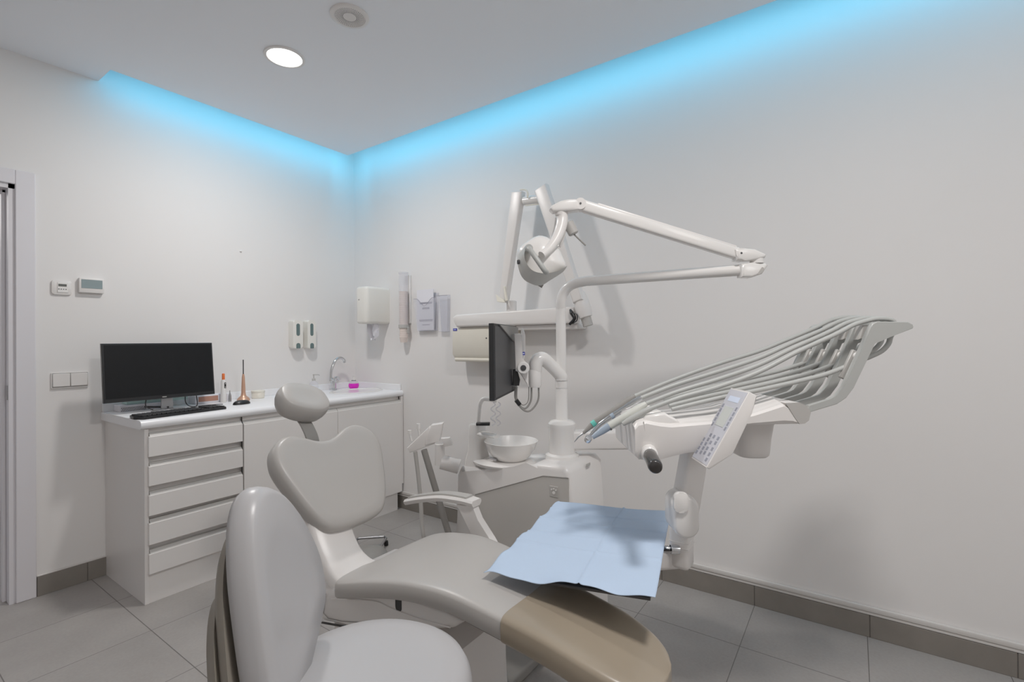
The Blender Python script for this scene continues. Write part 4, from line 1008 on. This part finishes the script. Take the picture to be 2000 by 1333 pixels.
# clear brown film over the foot end
bm = nb(); L = []
for i, (y, xl, xr, zt) in enumerate(ds):
    yc = .742
    if y > yc: continue
    e = min(i, m-1-i); th = .078*min(1, .45+.55*(1-(1-min(e/7, 1))**2))
    L.append(seat_ring(y-.003 if i > m-4 else y, xl, xr, zt+.0022, th+.0044, .0022))
loft(bm, L); obj('foot_cover', bm, 'cover', seat, smooth=70)
# backrest
Ob = Vector((CXC-.002, 1.505, .585)); vb = Vector((0, .24, .325)).normalized(); wb = Vector((0, -vb.z, vb.y)); ub = Vector((1, 0, 0))
bo = [(-.10, .0), (0, -.008), (.10, .0), (.145, .03), (.178, .09), (.205, .16), (.232, .245), (.236, .30), (.215, .352), (.165, .385), (.11, .380), (.05, .352), (0, .342), (-.05, .352), (-.11, .380), (-.165, .385), (-.215, .352), (-.236, .30), (-.232, .245), (-.205, .16), (-.178, .09), (-.145, .03)]
bo = closed_spline([(u*.965, v) for u, v in bo], 4)
def dish(w): return lambda u, v: w + .32*u*u - .006
bm = nb(); pillow(bm, bo, Ob, ub, vb, wb, [(.6, -.055), (.88, -.054), (.965, -.048), (.995, -.034), (1.0, -.012), (.992, dish(.004)), (.965, dish(.016)), (.92, dish(.022)), (.80, dish(.0235)), (.55, dish(.022)), (.25, dish(.021))]); bk = obj('backrest', bm, 'leather', t, smooth=70)
bm = nb(); pillow(bm, bo, Ob-wb*.05, ub, vb, wb, [(.5, -.03), (.80, -.028), (.90, -.015), (.92, .0)]); obj('rear_shell', bm, 'white', bk, smooth=60)
# headrest
Oh = on(593, 785, 1, 1.815); nh = Vector((.12, -.64, .76)).normalized(); uh = Vector((.95, .0, -.28)); uh = (uh-nh*uh.dot(nh)).normalized(); vh = nh.cross(uh)
ho = closed_spline([(.102, .004), (.088, .052), (.045, .078), (-.01, .082), (-.062, .074), (-.098, .042), (-.106, -.004), (-.092, -.046), (-.045, -.070), (.01, -.076), (.058, -.068), (.092, -.042)], 5)
bm = nb(); pillow(bm, ho, Oh-nh*.012, uh, vh, nh, [(.45, -.050), (.72, -.047), (.88, -.036), (.97, -.014), (1.0, .008), (.99, .026), (.955, .038), (.90, .043), (.5, .042), (.2, .040)]); hr = obj('headrest', bm, 'leather', t, smooth=70)
s0 = on(590, 818, 1, 1.82); s2 = on(611, 862, 1, 1.765); s1 = (s0+s2)/2+Vector((-.0, .0, .012)); s3 = s2+Vector((.01, -.0, -.10))
bm = nb(); L = []
for p in spline([s0, s1, s2, s3], 5):
    L.append([p+Vector((a, b*.0+c, 0)) for a, b, c in ((-.025, 0, -.005), (.025, 0, -.005), (.027, 0, 0), (.025, 0, .005), (-.025, 0, .005), (-.027, 0, 0))])
loft(bm, L); hs = obj('headrest_stalk', bm, 'mgrey', t, smooth=40)
bm = nb(); box(bm, s0+Vector((0, -.004, .004)), (.062, .026, .018), None, .004, 2); box(bm, s0+Vector((.0, -.012, -.016)), (.026, .006, .010), None, .002, 1); obj('headrest_lock', bm, 'dkgrey', hs)
# white bracket that carries the backrest
bm = nb(); L = []
for (y, z, xa, xb_) in ((1.62, .70, .985, 1.155), (1.575, .60, .985, 1.15), (1.53, .535, .98, 1.135), (1.475, .478, .98, 1.135), (1.42, .442, .985, 1.165), (1.33, .425, .99, 1.24), (1.25, .42, 1.0, 1.30)):
    L.append((y, z, xa, xb_))
pp = spline([(a[0], a[1], 0) for a in L], 4); qq = spline([(a[2], a[3], 0) for a in L], 4)
R_ = []
for p, q in zip(pp, qq):
    R_.append([(q.x, p.x-.012, p.y+.010), (q.x+.012, p.x-.020, p.y+.018), (q.y-.012, p.x-.020, p.y+.018), (q.y, p.x-.012, p.y+.010), (q.y, p.x+.014, p.y-.018), (q.x, p.x+.014, p.y-.018)])
loft(bm, R_); obj('back_bracket', bm, 'white', t, smooth=50)
# armrest on the far side
def ar(px, py, x=1.485): return on(px, py, 0, x)
ap = spline([ar(798, 979), ar(828, 974), ar(866, 971), (ar(905, 976)), ar(931, 983)], 5)
bm = nb(); L = []
for i, p in enumerate(ap):
    w = .026+.004*math.sin(PI*i/(len(ap)-1)); L.append([p+Vector((u*w/.026, 0, v)) for u, v in ((-.028, -.004), (-.030, .004), (-.024, .012), (.024, .012), (.030, .004), (.028, -.004), (.020, -.013), (-.020, -.013))])
loft(bm, L); am = obj('armrest', bm, 'white', t, smooth=40)
bm = nb(); L = []
for i, p in enumerate(ap[1:-3]): L.append([p+Vector((u, 0, v)) for u, v in ((-.022, .010), (-.021, .019), (.021, .019), (.022, .010))])
loft(bm, L); obj('arm_pad', bm, 'lgrey', am, smooth=40)
bm = nb(); L = []
for p, q in ((ar(897, 984), ar(928, 988)), (ar(912, 1014), ar(938, 1014)), (ar(930, 1050), ar(962, 1052)), (Vector((1.44, 1.18, .455)), Vector((1.44, 1.06, .455)))):
    L.append([p+Vector((-.016, 0, 0)), p+Vector((.016, 0, 0)), q+Vector((.016, 0, 0)), q+Vector((-.016, 0, 0))])
loft(bm, L); box2(bm, (1.25, 1.05, .425), (1.455, 1.19, .462), .006, 2); obj('armrest_support', bm, 'white', t, smooth=30)
# housing under the seat, pedestal, floor plate
XH = .985
def hx(px, py): return on(px, py, 0, XH)
hpz = [(629, 1139), (619.5, 1170), (623, 1205), (632, 1215), (700, 1227), (800, 1233), (882, 1230), (906, 1216), (862, 1189), (770, 1160)]
HP = [hx(*p) for p in hpz]
bm = nb(); prism(bm, HP, (.335, 0, 0), .014, 3); hs_ = obj('seat_housing', bm, 'white', t, smooth=40)
bm = nb(); fp_ = [hx(*p) for p in ((637, 1160), (632.5, 1198), (641, 1208), (668, 1214), (744, 1219), (823, 1210), (780, 1178), (735, 1173))]
tube(bm, [p+Vector((-.001, 0, 0)) for p in fp_[:5]], .0013, 6); obj('panel_seam', bm, 'mgrey', hs_)
bm = nb(); tube(bm, [hx(*p)+Vector((-.001, 0, 0)) for p in ((648, 1171), (728, 1174), (765, 1189), (822, 1210), (880, 1226))], .0022, 6, per=3); obj('moulded_ridge', bm, 'white', hs_)
bm = nb(); c = hx(778.5, 1178); prism(bm, [c+Vector((-.0015, u, v)) for u, v in rrect(.026, .052, .0128, 6)], (.004, 0, 0)); o = obj('cable_slot', bm, 'black', hs_, smooth=0)
bm = nb(); a, b = hx(630, 1216.5), hx(695, 1228); tube(bm, [a+Vector((-.001, 0, 0)), b+Vector((-.001, 0, 0))], .0038, 6); obj('lower_gap', bm, 'gap', hs_)
bm = nb(); L = []
for z, g in ((.03, .03), (.10, .01), (.22, 0), (.30, 0), (.36, .005)):
    L.append([(1.153+u*(1+g*2.2), 1.20+v*(1+g*1.6), z) for u, v in rrect(.325, .53, .05, 5)])
loft(bm, L); obj('pedestal', bm, 'white', t, smooth=50)
bm = nb(); box2(bm, (.99, 1.00, 0), (1.715, 1.52, .045), .012, 3); obj('floor_plate', bm, 'mgrey', t, smooth=40)
bm = nb(); prism(bm, [(1.03, .88, .46), (1.03, 1.02, .40), (1.03, .80, .485), (1.03, .50, .445), (1.03, .50, .425), (1.03, .80, .45)], (.17, 0, 0)) if False else box(bm, (1.11, .74, .468), (.16, .46, .03), axes((1, 0, 0), (0, -.085, 1)), .008, 2); obj('leg_rest_frame', bm, 'mgrey', t, smooth=40)

# ================================================================== TRAY AND BLUE BIB
zA = .652
cA, cB, cC, cD = on(1090, 980, 2, .655), on(1310, 1000, 2, .655), on(1280, 1170, 2, .645), on(945, 1118, 2, .598)
nu, nv = 90, 130
bm = nb(); grid = []
for j in range(nv+1):
    row = []
    for i in range(nu+1):
        u, v = i/nu, j/nv
        p = (cA*(1-u)+cB*u)*(1-v)+(cD*(1-u)+cC*u)*v
        z = 0
        for vv, a in ((.13, .0034), (.30, .0036), (.47, .0036), (.62, .0034)):
            q = (v-vv-.06*math.sin(2.6*u))/.010; z += a*math.exp(-q*q)
        q = (u-.60)/.009; z += .0045*math.exp(-q*q)
        z += .0022*math.sin(7*u+3*v)+.0018*math.sin(11*v-4*u)
        ed = min(u, 1-u, v, 1-v)
        z += .010*math.sin(PI*u)*math.sin(PI*v)
        z += .006*math.exp(-((v-1)/.05)**2)*(math.sin(13*u+.5)+.3*math.sin(29*u)); z += .004*math.exp(-(u/.04)**2)*math.sin(25*v)
        edge = .004*math.sin(23*v+1)*(1 if u < .02 else 0)
        p = p + Vector((edge, edge*.4, z))
        row.append(bm.verts.new(p))
    grid.append(row)
for j in range(nv):
    for i in range(nu): bm.faces.new((grid[j][i], grid[j][i+1], grid[j+1][i+1], grid[j+1][i]))
bib = obj('paper_bib', bm, 'bib', None, smooth=80); tag(bib, 'pale blue creased paper bib spread over the tray and the chair seat', 'bib')
bib.modifiers.new('thickness', 'SOLIDIFY').thickness = .0012
ins = lambda a, b, c, d, k: (a*(1-k)*(1-k)+b*k*(1-k)+d*k*(1-k)+c*k*k)
tA, tB, tC, tD = [Vector(p) for p in ((0, 0, 0),)*4]
def bil(u, v): return (cA*(1-u)+cB*u)*(1-v)+(cD*(1-u)+cC*u)*v
t = thing('instrument_tray', 'flat grey tray beneath the blue bib, fixed to the console post', 'tray', bil(.7, .5)-Vector((0, 0, .012)))
tp = []
for u, v in ((.33, .06), (.96, .06), (.97, .955), (.36, .955)):
    p = bil(u, v); p.z -= .014; tp.append(p)
bm = nb(); prism(bm, tp, (0, 0, -.008), .002, 2); obj('plate', bm, 'dkgrey', t, smooth=30)
bm = nb(); r0 = at(1318, 1074, 1.375); r1 = bil(.9, .45); tube(bm, [Vector((pt_.x-.02, pt_.y, r0.z)), r0, Vector((r1.x, r1.y, r1.z-.026))], .009, 12); lathe(bm, [(.013, -.012), (.014, 0), (.013, .012)], r0, axis=RH, n=18); obj('tray_pin', bm, 'chrome', t)

# ================================================================== OPERATOR STOOL
sr, sf = -.290, .955
base = RF(sr, sf, 0)
t = thing('operator_stool', 'grey upholstered operator stool with rounded backrest in front of the chair', 'stool', base)
so = [(math.cos(a)*.205, math.sin(a)*.195) for a in [2*PI*k/64 for k in range(64)]]
bm = nb(); pillow(bm, so, base+ZZ*.574, RH, FH, ZZ, [(.6, -.040), (.92, -.038), (.98, -.028), (1, -.008), (.985, .012), (.945, .027), (.86, .038), (.70, .043), (.4, .042), (.15, .041)]); obj('seat', bm, 'leather2', t, smooth=70)
bm = nb(); pillow(bm, so, base+ZZ*.529, RH, FH, ZZ, [(.5, -.012), (.85, -.008), (.93, .008)]); obj('seat_pan', bm, 'shell', t, smooth=50)
# backrest: stands left of the seat, faces it
wbk = RF(1, .02, 0).normalized(); vbk = Vector((0, 0, 1))*.985-RF(1, 0, 0)*.17; vbk.normalize(); ubk = vbk.cross(wbk); ubk = -ubk if ubk.dot(FH) < 0 else ubk
Ok = RF(-.434, .935, .630)
ok = [(.175, .055), (.188, .105), (.172, .17), (.11, .262), (.03, .325), (-.05, .338), (-.11, .30), (-.145, .22), (-.160, .12), (-.165, .02), (-.150, -.05), (-.07, -.065), (.04, -.02), (.13, .025)]
ok = closed_spline([(u*(.87 if u > 0 else .76), v*1.04) for u, v in ok], 5)
bm = nb(); pillow(bm, ok, Ok, ubk, vbk, wbk, [(.5, -.026), (.86, -.025), (.955, -.021), (.993, -.010), (1, .002), (.995, .014), (.97, .025), (.925, .031), (.6, .027), (.25, .025)]); bk2 = obj('backrest', bm, 'leather2', t, smooth=70)
sh = closed_spline([(u*(1 if u > 0 else .84), v) for u, v in [(.15, .04), (.16, .09), (.14, .16), (.07, .23), (0, .275), (-.07, .27), (-.12, .20), (-.15, .08), (-.165, -.05), (-.175, -.20), (-.05, -.22), (.10, -.16), (.14, -.06)]], 5)
bm = nb(); pillow(bm, sh, Ok-wbk*.036, ubk, vbk, wbk, [(.5, -.024), (.88, -.022), (.97, -.010), (1.0, .002)]); obj('rear_shell', bm, 'shell', bk2, smooth=60)
sh2 = [(u*.80-.03, v*.86-.055) for u, v in sh]
bm = nb(); pillow(bm, sh2, Ok-wbk*.062, ubk, vbk, wbk, [(.5, -.020), (.9, -.016), (1.0, .004)]); obj('rear_cover', bm, 'shell', bk2, smooth=60)
bm = nb(); a = Ok-wbk*.06-vbk*.10; tube(bm, [a, a-vbk*.06+wbk*.02, RF(sr-.12, sf, .485), RF(sr, sf, .480)], [.03, .028, .024, .02], 12, per=4, flat=(.5, 1)); obj('back_support', bm, 'shell', t, smooth=50)
bm = nb(); lathe(bm, [(.02, .16), (.022, .30), (.028, .302), (.028, .48), (.05, .518)], base, n=24); obj('gas_lift', bm, 'steel', t)
for k in range(5):
    a = 2*PI*k/5+.3; dv = Vector((math.cos(a), math.sin(a), 0)); nv_ = Vector((-dv.y, dv.x, 0))
    bm = nb(); tube(bm, [base+ZZ*.15, base+dv*.10+ZZ*.135, base+dv*.25+ZZ*.085], [.026, .022, .015], 10); lg_ = obj('leg', bm, 'steel', t)
    bm = nb(); c = base+dv*.25+ZZ*.030
    lathe(bm, [(.008, -.02), (.027, -.018), (.0295, 0), (.027, .018), (.008, .02)], c, axis=nv_, n=20); tube(bm, [c+ZZ*.005, c+ZZ*.055], .006, 8); obj('caster', bm, 'dkgrey', lg_)

# ================================================================== FOOT CONTROL ON THE FLOOR
fz = .05
fa, fb2 = on(696, 1054, 2, fz), on(754, 1050, 2, fz)
t = thing('foot_control', 'metal foot control with wire bow on the floor beyond the chair', 'foot pedal', ((fa.x+fb2.x)/2-.05, (fa.y+fb2.y)/2, 0))
fc = (fa+fb2)/2; fdv = (fb2-fa).normalized(); fn = ZZ.cross(fdv)
if fn.y > 0: fn = -fn
fo = Vector((fc.x, fc.y, 0))+fn*.14
bm = nb(); lathe(bm, [(.105, 0), (.108, .012), (.09, .034), (.05, .046), (.001, .048)], fo, n=36); obj('pedal_body', bm, 'mgrey', t)
bm = nb(); tube(bm, [fo-fdv*.05+ZZ*.02, fa-ZZ*.005, fa+fdv*.012+ZZ*.004, fb2-fdv*.012+ZZ*.004, fb2-ZZ*.005, fo+fdv*.05+ZZ*.02], .0075, 10); obj('wire_bow', bm, 'steel', t)
for p in (fa, fb2):
    bm = nb(); lathe(bm, [(.012, 0), (.014, .012), (.011, .028)], (p.x, p.y, .001), n=16); obj('rubber_foot', bm, 'black', t)
bm = nb(); a = on(700, 1073, 2, .015); b = on(716, 1090, 2, .015)
tube(bm, [on(690, 1062, 2, .012), a, b, on(740, 1112, 2, .012), (1.72, 1.60, .012)], .008, 8, per=5); obj('cable', bm, 'lgrey', t)

# ================================================================== CAMERA, WORLD
cam = bpy.data.cameras.new('camera'); co = bpy.data.objects.new('camera', cam); COL.objects.link(co)
cam.sensor_fit = 'HORIZONTAL'; cam.sensor_width = 36; cam.lens = FPX/2000*36
cam.shift_x = -(CX-1000)/2000; cam.shift_y = (CY-666.5)/2000
cam.clip_start = .02
R3 = Matrix((RT, UP, -FW)).transposed()
co.matrix_world = Matrix.Translation(EYE) @ R3.to_4x4()
S.camera = co
w = bpy.data.worlds.new('world'); S.world = w; w.use_nodes = True
w.node_tree.nodes['Background'].inputs[0].default_value = (.9, .92, 1, 1); w.node_tree.nodes['Background'].inputs[1].default_value = .35
S.view_settings.view_transform = 'Standard'; S.view_settings.look = 'None'; S.view_settings.exposure = 0.0; S.view_settings.gamma = 1.12
S.cycles.max_bounces = 12; S.cycles.diffuse_bounces = 8; S.cycles.transparent_max_bounces = 16
S.cycles.use_denoising = True
S.cycles.sample_clamp_indirect = 4
